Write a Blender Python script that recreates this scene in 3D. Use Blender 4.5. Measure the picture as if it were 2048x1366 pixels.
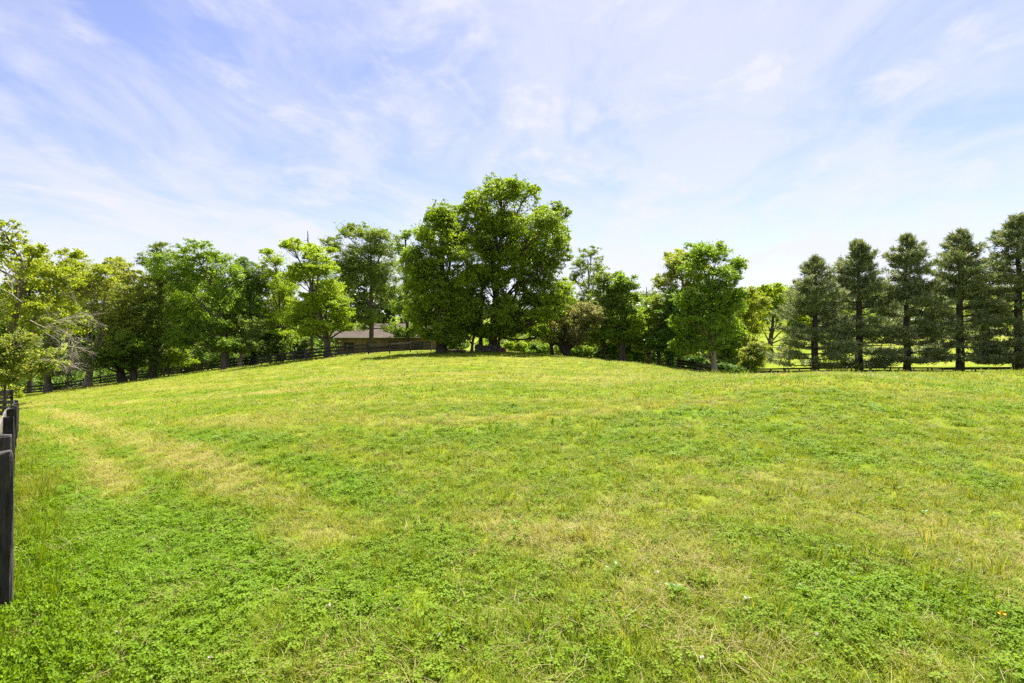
import bpy, math, random, zlib
import numpy as np

# ------------------------------------------------------------------ scene, camera, light
scene = bpy.context.scene
COL = scene.collection
for o in list(bpy.data.objects):
    bpy.data.objects.remove(o)
rng = np.random.default_rng(11)
random.seed(11)

EYE = 1.7
F, CX, CY = 1024.0, 1024.0, 683.0          # 18 mm lens on a 2048 px wide frame

cam_d = bpy.data.cameras.new('camera')
cam_d.lens = 18.0
cam_d.sensor_width = 36.0
cam_d.clip_start = 0.05
cam_d.clip_end = 5000.0
cam = bpy.data.objects.new('camera', cam_d)
cam.location = (0, 0, EYE)
cam.rotation_euler = (math.radians(90), 0, 0)
COL.objects.link(cam)
scene.camera = cam

SUN_ELEV, SUN_AZ = math.radians(60), math.radians(24)      # azimuth from +Y towards +X
sun_d = bpy.data.lights.new('sun', 'SUN')
sun_d.energy = 5.0
sun_d.angle = math.radians(0.6)
sun_d.color = (1.0, 0.955, 0.87)
sun = bpy.data.objects.new('sun', sun_d)
sun.rotation_euler = (math.pi / 2 - SUN_ELEV, 0, math.pi - SUN_AZ)
sun.location = (20, 40, 60)
COL.objects.link(sun)

scene.view_settings.view_transform = 'Standard'
scene.view_settings.look = 'None'
scene.view_settings.gamma = 1.0
scene.view_settings.exposure = 1.86
scene.view_settings.use_curve_mapping = False
scene.render.engine = 'CYCLES'
scene.cycles.max_bounces = 7
scene.cycles.diffuse_bounces = 4
scene.cycles.glossy_bounces = 2
scene.cycles.transmission_bounces = 5
scene.cycles.transparent_max_bounces = 6
scene.cycles.use_denoising = False
scene.cycles.sample_clamp_indirect = 6.0


class N:
    """small node-tree helper"""
    def __init__(self, tree):
        self.t = tree
        tree.nodes.clear()

    def n(self, kind, **kw):
        nd = self.t.nodes.new(kind)
        for k, v in kw.items():
            setattr(nd, k, v)
        return nd

    def l(self, a, b):
        self.t.links.new(a, b)

    def math(self, op, a, b=None, c=None, clamp=False):
        nd = self.n('ShaderNodeMath', operation=op, use_clamp=clamp)
        for i, v in enumerate((a, b, c)):
            if v is None:
                continue
            if isinstance(v, (int, float)):
                nd.inputs[i].default_value = v
            else:
                self.l(v, nd.inputs[i])
        return nd.outputs[0]

    def mix(self, f, a, b, blend='MIX'):
        nd = self.n('ShaderNodeMix', data_type='RGBA', blend_type=blend)
        for i, v in ((0, f), (6, a), (7, b)):
            if isinstance(v, (int, float)):
                nd.inputs[i].default_value = v
            elif isinstance(v, tuple):
                nd.inputs[i].default_value = (*v, 1.0)
            else:
                self.l(v, nd.inputs[i])
        return nd.outputs[2]

    def smooth(self, v, lo, hi, to0=0.0, to1=1.0):
        nd = self.n('ShaderNodeMapRange', interpolation_type='SMOOTHSTEP')
        self.l(v, nd.inputs[0])
        for i, q in enumerate((lo, hi, to0, to1)):
            nd.inputs[i + 1].default_value = q
        return nd.outputs[0]

    def noise(self, vec, scale, detail=4.0, rough=0.55, dist=0.0):
        nd = self.n('ShaderNodeTexNoise')
        nd.inputs['Scale'].default_value = scale
        nd.inputs['Detail'].default_value = detail
        nd.inputs['Roughness'].default_value = rough
        nd.inputs['Distortion'].default_value = dist
        if vec is not None:
            self.l(vec, nd.inputs['Vector'])
        return nd.outputs[0]


world = bpy.data.worlds.new('World')
scene.world = world
world.use_nodes = True
w = N(world.node_tree)
sky = w.n('ShaderNodeTexSky', sky_type='NISHITA')
sky.sun_disc = False
sky.sun_elevation = SUN_ELEV
sky.sun_rotation = SUN_AZ
sky.altitude = 150
sky.air_density = 1.0
sky.dust_density = 0.25
sky.ozone_density = 1.0
tc = w.n('ShaderNodeTexCoord')
sep = w.n('ShaderNodeSeparateXYZ')
w.l(tc.outputs['Generated'], sep.inputs[0])
zc = w.math('MAXIMUM', sep.outputs[2], 0.0)
zz = w.math('ADD', zc, 0.10)
u = w.math('DIVIDE', sep.outputs[0], zz)
v = w.math('DIVIDE', sep.outputs[1], zz)
# the layer's streaks run away from the viewer, a little to the right
cs, sn = math.cos(0.12), math.sin(0.12)
uu = w.math('SUBTRACT', w.math('MULTIPLY', u, cs), w.math('MULTIPLY', v, sn))
vv = w.math('ADD', w.math('MULTIPLY', u, sn), w.math('MULTIPLY', v, cs))
comb = w.n('ShaderNodeCombineXYZ')
w.l(w.math('MULTIPLY', uu, 1.0), comb.inputs[0])
w.l(w.math('MULTIPLY', vv, 0.58), comb.inputs[1])
comb.inputs[2].default_value = 21.2
comb2 = w.n('ShaderNodeCombineXYZ')
w.l(uu, comb2.inputs[0])
w.l(w.math('MULTIPLY', vv, 0.8), comb2.inputs[1])
comb2.inputs[2].default_value = 5.2
n1 = w.noise(comb.outputs[0], 2.1, 8.0, 0.60, 0.6)
n2 = w.noise(comb2.outputs[0], 3.6, 8.0, 0.62, 0.4)
veil = w.smooth(n1, 0.32, 0.66)
puff = w.smooth(n2, 0.50, 0.72)
cov = w.math('ADD', w.math('MULTIPLY', veil, 0.62), w.math('MULTIPLY', puff, 0.46))
cov = w.math('ADD', cov, 0.07, clamp=True)
hor = w.smooth(zc, 0.02, 0.29, 1.0, 0.0)
cov = w.math('ADD', cov, w.math('MULTIPLY', hor, 0.80), clamp=True)
cov = w.math('MULTIPLY', cov, 0.95)
skyc = w.mix(1.0, sky.outputs[0], (0.57, 0.49, 0.58), 'MULTIPLY')
# sunlit cloud: brighter towards the sun, as the sky itself is
cloudc = w.mix(0.05, (2.46, 2.43, 2.62), sky.outputs[0])
skymix = w.mix(cov, skyc, cloudc)
bg = w.n('ShaderNodeBackground')
bg.inputs['Strength'].default_value = 0.10
w.l(skymix, bg.inputs['Color'])
wo = w.n('ShaderNodeOutputWorld')
w.l(bg.outputs[0], wo.inputs[0])


# ------------------------------------------------------------------ helpers
def at(px, py, d):
    """the point at depth d (metres along the view) that the photo shows at px, py"""
    return np.array([(px - CX) / F * d, d, EYE - (py - CY) / F * d])


def norm(a):
    return a / np.maximum(np.linalg.norm(a, axis=-1, keepdims=True), 1e-9)


def tag(o, label=None, cat=None, group=None, kind=None):
    if label: o['label'] = label
    if cat: o['category'] = cat
    if group: o['group'] = group
    if kind: o['kind'] = kind
    return o


def empty(name, loc, rz=0.0):
    o = bpy.data.objects.new(name, None)
    o.location = tuple(float(q) for q in loc)
    o.rotation_euler = (0, 0, rz)
    o.empty_display_size = 0.3
    COL.objects.link(o)
    return o


def link(name, me, parent=None, loc=None, rot=None, scale=None):
    o = bpy.data.objects.new(name, me)
    COL.objects.link(o)
    if parent is not None: o.parent = parent
    if loc is not None: o.location = tuple(float(q) for q in loc)
    if rot is not None: o.rotation_euler = tuple(float(q) for q in rot)
    if scale is not None: o.scale = tuple(float(q) for q in scale)
    return o


class Geo:
    """collects polygons of any size and turns them into one mesh"""
    def __init__(self):
        self.v, self.f, self.nv = [], [], 0

    def add(self, verts, faces):
        verts = np.asarray(verts, float).reshape(-1, 3)
        faces = np.asarray(faces, np.int64)
        self.v.append(verts)
        self.f.append(faces + self.nv)
        self.nv += len(verts)

    def box(self, c, s, rz=0.0, jit=0.0):
        x, y, z = (q / 2 for q in s)
        p = np.array([(-x, -y, -z), (x, -y, -z), (x, y, -z), (-x, y, -z),
                      (-x, -y, z), (x, -y, z), (x, y, z), (-x, y, z)])
        if jit: p = p + rng.uniform(-jit, jit, p.shape)
        ca, sa = math.cos(rz), math.sin(rz)
        p = np.stack([p[:, 0] * ca - p[:, 1] * sa, p[:, 0] * sa + p[:, 1] * ca, p[:, 2]], 1) + np.asarray(c)
        self.add(p, [(0, 3, 2, 1), (4, 5, 6, 7), (0, 1, 5, 4), (1, 2, 6, 5), (2, 3, 7, 6), (3, 0, 4, 7)])

    def tube(self, pts, rad, sides=6, rough=0.0):
        pts = np.asarray(pts, float)
        rad = np.broadcast_to(np.asarray(rad, float), (len(pts),))
        t = norm(np.gradient(pts, axis=0))
        ref = np.array([0.0, 1.0, 0.0]) if abs(t[0, 2]) > 0.7 else np.array([0.0, 0.0, 1.0])
        a = norm(np.cross(t, ref))
        b = np.cross(t, a)
        th = np.linspace(0, 2 * np.pi, sides, endpoint=False)
        r = rad[:, None] * (1 + (rng.uniform(-rough, rough, (len(pts), sides)) if rough else 0))
        ring = pts[:, None] + r[..., None] * (np.cos(th)[None, :, None] * a[:, None] + np.sin(th)[None, :, None] * b[:, None])
        i = np.arange(len(pts) - 1)[:, None] * sides
        j = np.arange(sides)[None]
        k = (np.arange(sides)[None] + 1) % sides
        q = np.stack([i + j, i + k, i + sides + k, i + sides + j], -1).reshape(-1, 4)
        self.add(ring.reshape(-1, 3), q)
        n = len(pts) * sides
        self.f.append(np.arange(n - sides, n)[None] + self.nv - n)

    def mesh(self, name, mats, smooth=False):
        me = bpy.data.meshes.new(name)
        if not self.v:
            return me
        V = np.concatenate(self.v)
        tot = [np.full(len(f), f.shape[1]) for f in self.f]
        loops = np.concatenate([f.reshape(-1) for f in self.f])
        tot = np.concatenate(tot)
        me.vertices.add(len(V)); me.loops.add(len(loops)); me.polygons.add(len(tot))
        me.vertices.foreach_set('co', V.astype(np.float32).ravel())
        me.loops.foreach_set('vertex_index', loops.astype(np.int32))
        st = np.concatenate([[0], np.cumsum(tot)[:-1]])
        me.polygons.foreach_set('loop_start', st.astype(np.int32))
        me.polygons.foreach_set('loop_total', tot.astype(np.int32))
        me.polygons.foreach_set('use_smooth', np.full(len(tot), bool(smooth)))
        for m in (mats if isinstance(mats, (list, tuple)) else [mats]):
            me.materials.append(m)
        me.update(calc_edges=True)
        return me

    def build(self, name, mats, parent=None, loc=None, smooth=False):
        return link(name, self.mesh(name, mats, smooth), parent, loc)


def lattice(ix, iy, seed):
    h = (ix.astype(np.int64) * 374761393 + iy.astype(np.int64) * 668265263 + seed * 1442695041) & 0xFFFFFFFF
    h = ((h ^ (h >> 13)) * 1274126177) & 0xFFFFFFFF
    return ((h ^ (h >> 16)) & 0xFFFF) / 65535.0


def vnoise(x, y, seed=0):
    x, y = np.asarray(x, float), np.asarray(y, float)
    ix, iy = np.floor(x), np.floor(y)
    fx, fy = x - ix, y - iy
    fx, fy = fx * fx * (3 - 2 * fx), fy * fy * (3 - 2 * fy)
    a, b = lattice(ix, iy, seed), lattice(ix + 1, iy, seed)
    c, d = lattice(ix, iy + 1, seed), lattice(ix + 1, iy + 1, seed)
    return (a * (1 - fx) + b * fx) * (1 - fy) + (c * (1 - fx) + d * fx) * fy


def fbm(x, y, seed=0, oct=4):
    s, a, t = 0.0, 1.0, 0.0
    for k in range(oct):
        s = s + a * vnoise(x * 2 ** k + 17.3 * k, y * 2 ** k - 9.1 * k, seed + k)
        t += a
        a *= 0.55
    return s / t


# ------------------------------------------------------------------ terrain
CTRL = []
def cp(px, py, d): CTRL.append(at(px, py, d))
def cw(x, y, z): CTRL.append(np.array([x, y, z], float))
for q in [(0, 0, 0), (0, 2.5, 0), (0, -8, 0), (-9, -9, -.6), (9, -9, .2), (-3.9, 1.5, -.38), (5, 2, .02), (8, 8, .03), (0, 8, .03),
          (-25, -10, -1.8), (25, -10, 0), (0, -40, -1), (-60, -40, -3), (60, -40, -1), (0, -150, -2), (-150, -100, -5), (150, -100, -2),
          (-80, 20, -6.2), (-40, 8, -3.6), (-12, 5, -1.05)]:
    cw(*q)
for q in [(20, 1229, 3.94), (25, 1051, 6.6), (31, 978, 8.5), (37, 892, 15.5), (40, 857, 22.3),
          (512, 900, 8.3), (512, 800, 17), (512, 757, 36), (1024, 760, 21), (1024, 725, 38), (1024, 707, 52),
          (1300, 760, 22), (1300, 745, 34),
          (0, 798, 62), (137, 782, 70), (177, 772, 66), (243, 766, 66), (300, 758, 66), (360, 750, 70), (450, 738, 66), (560, 727, 62),
          (615, 720, 60), (700, 712, 60), (780, 708, 60), (870, 705, 57), (960, 705, 55), (1050, 706.5, 55), (1100, 712, 57),
          (1150, 716, 58), (1200, 721, 58), (1300, 731, 58), (1380, 742, 54), (1428, 751, 50),
          (1480, 756, 36), (1550, 757, 29), (1700, 753, 27), (1850, 750.5, 27), (2048, 748, 27), (2500, 746, 28),
          (1700, 755, 15), (2048, 770, 18)]:
    cp(*q)
# behind the crest on the right: a dip, then the valley and its far slope
for q in [(1550, 775, 43), (1700, 780, 43), (1850, 780, 43), (2048, 780, 43), (1480, 765, 46), (2500, 770, 43),
          (1630, 756, 62), (1813, 756, 62), (2037, 756, 62), (2400, 752, 64), (1520, 757, 66),
          (1560, 752, 100), (1800, 750, 100), (2040, 748, 100), (1560, 694, 190), (1700, 692, 190), (1850, 690, 190), (2040, 688, 190),
          (2600, 680, 190), (1300, 705, 190), (1300, 735, 90), (1420, 748, 90), (1150, 722, 90)]:
    cp(*q)
for q in [(1000, 704, 72), (1000, 706, 95), (760, 703, 80), (760, 700, 110), (620, 716, 90), (450, 735, 90), (300, 752, 90), (137, 768, 96),
          (0, 775, 100), (-300, 790, 90), (300, 735, 140), (700, 700, 170), (1000, 700, 170), (0, 750, 150), (-500, 760, 200)]:
    cp(*q)
for q in [(0, 690, 320), (500, 680, 320), (1000, 680, 320), (1300, 660, 320), (1600, 655, 330), (1900, 648, 330), (2200, 645, 330),
          (1300, 612, 480), (1600, 608, 480), (2000, 604, 480), (2400, 600, 480), (600, 650, 480), (0, 660, 480), (-800, 670, 480),
          (-600, 650, 900), (500, 630, 900), (1500, 600, 900), (2600, 590, 900)]:
    cp(*q)
CTRL = np.array(CTRL)


def warp(x, y):
    r = np.sqrt(x * x + y * y) + 1e-6
    s = np.log1p(r / 9.0) / r
    return np.stack([x * s, y * s], -1)


def _ker(d2):
    return np.where(d2 > 0, 0.5 * d2 * np.log(np.maximum(d2, 1e-12)), 0.0)


_P = warp(CTRL[:, 0], CTRL[:, 1])
_n = len(_P)
_K = _ker(((_P[:, None] - _P[None]) ** 2).sum(-1)) + 2e-3 * np.eye(_n)
_Q = np.concatenate([np.ones((_n, 1)), _P], 1)
_A = np.block([[_K, _Q], [_Q.T, np.zeros((3, 3))]])
_R = np.maximum(np.hypot(CTRL[:, 0], CTRL[:, 1]), 6.0)
_W = np.linalg.solve(_A, np.concatenate([CTRL[:, 2], np.zeros(3)]))


def ground(x, y):
    x, y = np.asarray(x, float), np.asarray(y, float)
    sh = x.shape
    x, y = x.ravel(), y.ravel()
    out = np.empty(len(x))
    for i in range(0, len(x), 20000):
        p = warp(x[i:i + 20000], y[i:i + 20000])
        k = _ker(((p[:, None] - _P[None]) ** 2).sum(-1))
        out[i:i + 20000] = k @ _W[:_n] + _W[_n] + p @ _W[_n + 1:]
    r = np.hypot(x, y)
    out += (fbm(x / 1.7, y / 1.7, 5, 3) - 0.5) * 0.07 * np.clip(r / 4, 0.3, 1)
    return out.reshape(sh)


def gz(x, y):
    return float(ground(np.array([x]), np.array([y]))[0])


# how dry (pale, strawy) the sward is: 0 = lush clover, 1 = straw
BLOBS = []
def blob(px, py, rx, ry, amp):
    d = EYE * F / (py - CY)
    d0, d1 = EYE * F / (py + ry - CY), EYE * F / max(py - ry - CY, 14)
    BLOBS.append(((px - CX) / F * d, d, rx / F * d, max((d1 - d0) / 2, .3), amp * .7))
for b in [(330, 1060, 300, 110, -.42), (150, 1280, 190, 90, -.40), (800, 1180, 260, 110, -.34), (520, 1200, 110, 60, .16),
          (560, 1310, 120, 40, .12), (1000, 1320, 200, 60, -.18), (1210, 1090, 200, 60, .38), (1420, 1120, 110, 40, .28),
          (1720, 1050, 260, 50, .22), (1560, 1080, 120, 40, -.25), (1850, 1200, 260, 70, -.34), (1500, 1330, 200, 40, .12),
          (1950, 1130, 100, 40, .18), (340, 885, 150, 22, .42), (120, 890, 60, 26, .28), (240, 835, 130, 14, .30), (60, 860, 30, 30, -.2),
          (560, 930, 260, 40, .12), (900, 940, 300, 50, .12), (1100, 830, 420, 26, .20), (600, 820, 400, 22, .16), (1500, 900, 300, 40, -.12),
          (1900, 850, 250, 50, -.10), (1700, 790, 300, 18, -.05), (1000, 760, 300, 10, .20), (600, 775, 250, 10, .22), (250, 930, 90, 22, -.25),
          (1650, 960, 220, 30, .10), (1150, 960, 200, 30, -.1)]:
    blob(*b)


def footing(px, py):
    """where the sight line through px, py meets the ground"""
    d = EYE * F / (py - CY)
    for _ in range(14):
        d = .5 * d + .5 * (EYE - gz((px - CX) / F * d, d)) * F / (py - CY)
    return (px - CX) / F * d, d


# wheel and mower tracks curving in from the left corner of the field
TRACKS = [([footing(*q) for q in pts], w_, a_) for pts, w_, a_ in [
    ([(48, 812), (110, 822), (180, 845), (260, 880), (340, 905), (430, 940), (520, 990), (640, 1070)], .55, .42),
    ([(60, 838), (120, 868), (165, 900), (205, 945), (235, 990)], .30, .34),
    ([(95, 846), (150, 878), (195, 912), (245, 960), (290, 1020)], .26, .28),
    ([(50, 806), (200, 806), (400, 796), (640, 782), (900, 764)], .8, .26),
    ([(120, 828), (330, 842), (600, 852), (900, 846), (1200, 822), (1450, 800)], .7, .22),
    ([(300, 778), (520, 768), (760, 756), (1000, 744), (1250, 748)], 1.2, .22)]]


def track_dry(x, y):
    out = np.zeros_like(x)
    for pts, w_, a_ in TRACKS:
        best = np.full(x.shape, 1e9)
        for (ax, ay), (bx, by) in zip(pts[:-1], pts[1:]):
            vx, vy = bx - ax, by - ay
            t = np.clip(((x - ax) * vx + (y - ay) * vy) / (vx * vx + vy * vy), 0, 1)
            best = np.minimum(best, np.hypot(x - ax - t * vx, y - ay - t * vy))
        a_, w_ = a_ * .95, w_ * .75
        out += a_ * np.exp(-(best / w_) ** 2) * (.55 + .9 * fbm(x / 1.1, y / 1.1, 61, 2)) - a_ * .45 * np.exp(-((best - 2.0 * w_) / w_) ** 2)
    return out


def dryness(x, y):
    r = np.hypot(x, y)
    d = 0.44 + 0.46 * (fbm(x / 3.2, y / 4.5, 21, 4) - 0.5) + 0.55 * (fbm(x / 0.5, y / 0.5, 31, 3) - 0.5)
    d = d + 0.10 * np.clip((r - 10) / 25, 0, 1)
    # mown strips follow the slope across the field
    s = y * 0.93 + x * 0.36 + 1.2 * fbm(x / 9, y / 9, 41, 2)
    d = d + np.clip((r - 8) / 12, 0, 1) * (0.14 * np.sin(s * 2 * np.pi / 3.1) + 0.45 * (fbm(x / 9, y / 1.3, 51, 3) - 0.5))
    for bx, by, rx, ry, a in BLOBS:
        d = d + a * np.exp(-(((x - bx) / rx) ** 2 + ((y - by) / ry) ** 2))
    d = d + track_dry(x, y)
    return np.clip(d, 0, 1)


# ------------------------------------------------------------------ materials
def material(name):
    m = bpy.data.materials.new(name)
    m.use_nodes = True
    return m, N(m.node_tree)


def finish(k, shader):
    o = k.n('ShaderNodeOutputMaterial')
    k.l(shader, o.inputs[0])


def leafy(k, col, trans=0.4, tint=(1.25, 1.15, 0.45), rough=0.5, spec=0.25):
    """a thin leaf: reflects, and lets a yellower light through"""
    p = k.n('ShaderNodeBsdfPrincipled')
    k.l(col, p.inputs['Base Color'])
    p.inputs['Roughness'].default_value = rough
    p.inputs['Specular IOR Level'].default_value = spec
    t = k.n('ShaderNodeBsdfTranslucent')
    k.l(k.mix(1.0, col, tint, 'MULTIPLY'), t.inputs['Color'])
    m = k.n('ShaderNodeMixShader')
    m.inputs[0].default_value = trans
    k.l(p.outputs[0], m.inputs[1])
    k.l(t.outputs[0], m.inputs[2])
    return m.outputs[0]


def leaf_material(name, c0, c1, c2, trans=0.50, tint=(1.32, 1.22, 0.4), scale=0.45):
    m, k = material(name)
    g = k.n('ShaderNodeNewGeometry')
    tcn = k.n('ShaderNodeTexCoord')
    nz = k.noise(tcn.outputs['Object'], scale, 3.0)
    a = k.mix(k.smooth(nz, 0.3, 0.7), c0, c1)
    rnd = g.outputs['Random Per Island']
    col = k.mix(k.smooth(rnd, 0.45, 1.0), a, c2)
    finish(k, leafy(k, col, trans, tint))
    return m


LEAF = {
    'maple': leaf_material('maple_leaf', (.116, .207, .022), (.165, .275, .027), (.244, .348, .037)),
    'bigmaple': leaf_material('sugar_maple_leaf', (.120, .201, .016), (.183, .278, .020), (.275, .360, .027)),
    'locust': leaf_material('locust_leaf', (.189, .299, .018), (.262, .372, .022), (.329, .415, .037), .48),
    'lime': leaf_material('lime_leaf', (.201, .275, .022), (.262, .329, .024), (.317, .348, .039), .48),
    'olive': leaf_material('olive_leaf', (.171, .226, .032), (.244, .293, .039), (.317, .329, .079)),
    'ash': leaf_material('ash_leaf', (.122, .195, .037), (.171, .250, .046), (.250, .305, .091)),
    'grey': leaf_material('crab_leaf', (.146, .177, .063), (.207, .232, .091), (.354, .305, .201)),
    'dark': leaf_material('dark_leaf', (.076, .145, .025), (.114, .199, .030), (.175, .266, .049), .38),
    'ivy': leaf_material('ivy_leaf', (.067, .146, .022), (.104, .201, .029), (.159, .262, .046), .38),
    'bush': leaf_material('bush_leaf', (.128, .195, .027), (.195, .262, .037), (.354, .354, .091)),
    'far': leaf_material('far_leaf', (.085, .130, .040), (.110, .165, .045), (.150, .190, .060), .35, scale=.05),
    'pine': leaf_material('pine_needle', (.115, .178, .080), (.160, .220, .098), (.350, .330, .165), .34, (1.1, 1.05, .6), .5),
}


def bark_material(name, c0, c1, scale=6.0):
    m, k = material(name)
    tcn = k.n('ShaderNodeTexCoord')
    mp = k.n('ShaderNodeMapping')
    mp.inputs['Scale'].default_value = (1, 1, .18)
    k.l(tcn.outputs['Object'], mp.inputs[0])
    nz = k.noise(mp.outputs[0], scale, 6.0, 0.65)
    col = k.mix(k.smooth(nz, .32, .68), c0, c1)
    p = k.n('ShaderNodeBsdfPrincipled')
    k.l(col, p.inputs['Base Color'])
    p.inputs['Roughness'].default_value = .9
    p.inputs['Specular IOR Level'].default_value = .15
    b = k.n('ShaderNodeBump')
    b.inputs['Strength'].default_value = .8
    b.inputs['Distance'].default_value = .05
    k.l(nz, b.inputs['Height'])
    k.l(b.outputs[0], p.inputs['Normal'])
    finish(k, p.outputs[0])
    return m


BARK = bark_material('bark', (.060, .048, .036), (.150, .125, .098))
BARK_DARK = bark_material('dark_bark', (.030, .025, .020), (.085, .070, .056))
BARK_PALE = bark_material('pale_bark', (.150, .125, .100), (.330, .290, .235))
DEADWOOD = bark_material('dead_wood', (.240, .205, .165), (.420, .370, .300))


def plain(name, c0, c1, scale=8.0, rough=.8, bump=.3, stretch=(1, 1, 1), spec=.25):
    m, k = material(name)
    tcn = k.n('ShaderNodeTexCoord')
    mp = k.n('ShaderNodeMapping')
    mp.inputs['Scale'].default_value = stretch
    k.l(tcn.outputs['Object'], mp.inputs[0])
    oi = k.n('ShaderNodeObjectInfo')
    ad = k.n('ShaderNodeVectorMath', operation='ADD')
    k.l(mp.outputs[0], ad.inputs[0])
    k.l(oi.outputs['Location'], ad.inputs[1])
    nz = k.noise(ad.outputs[0], scale, 6.0, .62)
    f = k.math('ADD', k.math('MULTIPLY', nz, .8), k.math('MULTIPLY', oi.outputs['Random'], .3))
    col = k.mix(k.smooth(f, .30, .85), c0, c1)
    p = k.n('ShaderNodeBsdfPrincipled')
    k.l(col, p.inputs['Base Color'])
    p.inputs['Roughness'].default_value = rough
    p.inputs['Specular IOR Level'].default_value = spec
    if bump:
        b = k.n('ShaderNodeBump')
        b.inputs['Strength'].default_value = bump
        b.inputs['Distance'].default_value = .02
        k.l(nz, b.inputs['Height'])
        k.l(b.outputs[0], p.inputs['Normal'])
    finish(k, p.outputs[0])
    return m


POST = plain('tarred_post', (.014, .013, .012), (.090, .078, .070), 18, .85, .9, (3, 3, .35))
BOARD = plain('tarred_board', (.012, .011, .011), (.060, .052, .048), 12, .85, .6, (.25, 3, 3))
GREYBOARD = plain('weathered_board', (.060, .052, .045), (.210, .185, .160), 12, .9, .6, (.25, 3, 3))
STONE = plain('field_stone', (.060, .055, .048), (.200, .180, .150), 5, .9, .8)
TAN = plain('tan_siding', (.185, .125, .082), (.275, .195, .132), 3, .85, .3, (4, 4, .5))
TRIMW = plain('white_paint', (.62, .61, .58), (.78, .77, .74), 3, .7, .1)
ROOFB = plain('brown_shingle', (.066, .049, .040), (.128, .098, .082), 9, .9, .5)
ROOFG = plain('grey_shingle', (.240, .225, .225), (.340, .320, .315), 6, .9, .4)
BRICK = plain('old_brick', (.190, .080, .050), (.300, .150, .105), 4, .9, .3)
DARK = plain('dark_opening', (.010, .010, .012), (.022, .022, .026), 2, .25, 0, spec=.5)
RED = plain('red_paint', (.170, .030, .026), (.270, .055, .045), 6, .8, .2)
PALE = plain('pale_wood', (.380, .330, .270), (.540, .480, .410), 8, .85, .3)
GRAVEL = plain('gravel', (.300, .280, .250), (.460, .430, .390), 30, .95, .4)


def sward(k, dry, fine):
    """sward colour from dryness and a finer noise"""
    lush = k.mix(fine, (.090, .174, .006), (.150, .244, .011))
    mid = k.mix(fine, (.150, .200, .010), (.216, .258, .018))
    straw = k.mix(fine, (.236, .230, .034), (.350, .324, .095))
    a = k.mix(k.smooth(dry, .12, .50), lush, mid)
    return k.mix(k.smooth(dry, .50, .98), a, straw)


def field_material():
    m, k = material('field_sward')
    at_ = k.n('ShaderNodeAttribute', attribute_name='dry')
    g = k.n('ShaderNodeNewGeometry')
    nz = k.noise(g.outputs['Position'], 1.6, 6.0, .7)
    nf = k.noise(g.outputs['Position'], 14.0, 4.0, .7)
    dry = k.math('ADD', at_.outputs['Fac'], k.math('MULTIPLY', k.math('SUBTRACT', nz, .5), .55), clamp=True)
    col = sward(k, dry, k.smooth(nf, .3, .7))
    p = k.n('ShaderNodeBsdfPrincipled')
    k.l(k.mix(1.0, col, (.72, .72, .72), 'MULTIPLY'), p.inputs['Base Color'])  # darkened evenly: shade among the grass blades put into the ground colour
    p.inputs['Roughness'].default_value = 1.0
    p.inputs['Specular IOR Level'].default_value = .05
    b = k.n('ShaderNodeBump')
    b.inputs['Strength'].default_value = .7
    b.inputs['Distance'].default_value = .06
    k.l(nf, b.inputs['Height'])
    k.l(b.outputs[0], p.inputs['Normal'])
    finish(k, p.outputs[0])
    return m


def blade_material(name, kind):
    m, k = material(name)
    at_ = k.n('ShaderNodeAttribute', attribute_name='dry', attribute_type='INSTANCER')
    g = k.n('ShaderNodeNewGeometry')
    rnd = g.outputs['Random Per Island']
    oi = k.n('ShaderNodeObjectInfo')
    fine = k.math('ADD', k.math('MULTIPLY', rnd, .6), k.math('MULTIPLY', oi.outputs['Random'], .4))
    if kind == 'clover':
        col = k.mix(fine, (.088, .180, .005), (.180, .286, .013))
        col = k.mix(k.math('MULTIPLY', at_.outputs['Fac'], .55), col, (.210, .230, .022))
    elif kind == 'straw':
        col = k.mix(fine, (.260, .220, .075), (.480, .420, .210))
    else:
        dry = k.math('ADD', at_.outputs['Fac'], k.math('MULTIPLY', k.math('SUBTRACT', rnd, .5), .65), clamp=True)
        col = sward(k, dry, fine)
    finish(k, leafy(k, col, .42, (1.2, 1.15, .4), .6, .12))
    return m


FIELD = field_material()
BLADE = blade_material('grass_blade', 'grass')
CLOVER = blade_material('clover_leaf', 'clover')
STRAW = blade_material('straw_blade', 'straw')

# ------------------------------------------------------------------ the ground sheet
rings = np.concatenate([[0.0], np.geomspace(0.45, 1500, 260)])
NA = 320
ang = np.linspace(0, 2 * np.pi, NA, endpoint=False)
RR, AA = np.meshgrid(rings[1:], ang, indexing='ij')
gx = np.concatenate([[0.0], (RR * np.sin(AA)).ravel()])
gy = np.concatenate([[0.0], (RR * np.cos(AA)).ravel()])
gzv = ground(gx, gy)
G = Geo()
i = np.arange(len(rings) - 2)[:, None] * NA + 1
j = np.arange(NA)[None]
jn = (j + 1) % NA
G.add(np.stack([gx, gy, gzv], 1), np.stack([i + j, i + NA + j, i + NA + jn, i + jn], -1).reshape(-1, 4))
G.f.append(np.stack([np.zeros(NA, int), 1 + np.arange(NA), 1 + (np.arange(NA) + 1) % NA], -1))
ter = G.build('ground', FIELD, smooth=True)
a_ = ter.data.attributes.new('dry', 'FLOAT', 'POINT')
a_.data.foreach_set('value', dryness(gx, gy).astype(np.float32))
tag(ter, 'rolling mown pasture of clover and drying grass', None, kind='structure')


# ------------------------------------------------------------------ trees
def rand_dirs(n):
    d = rng.normal(size=(n, 3))
    return norm(d)


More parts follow.
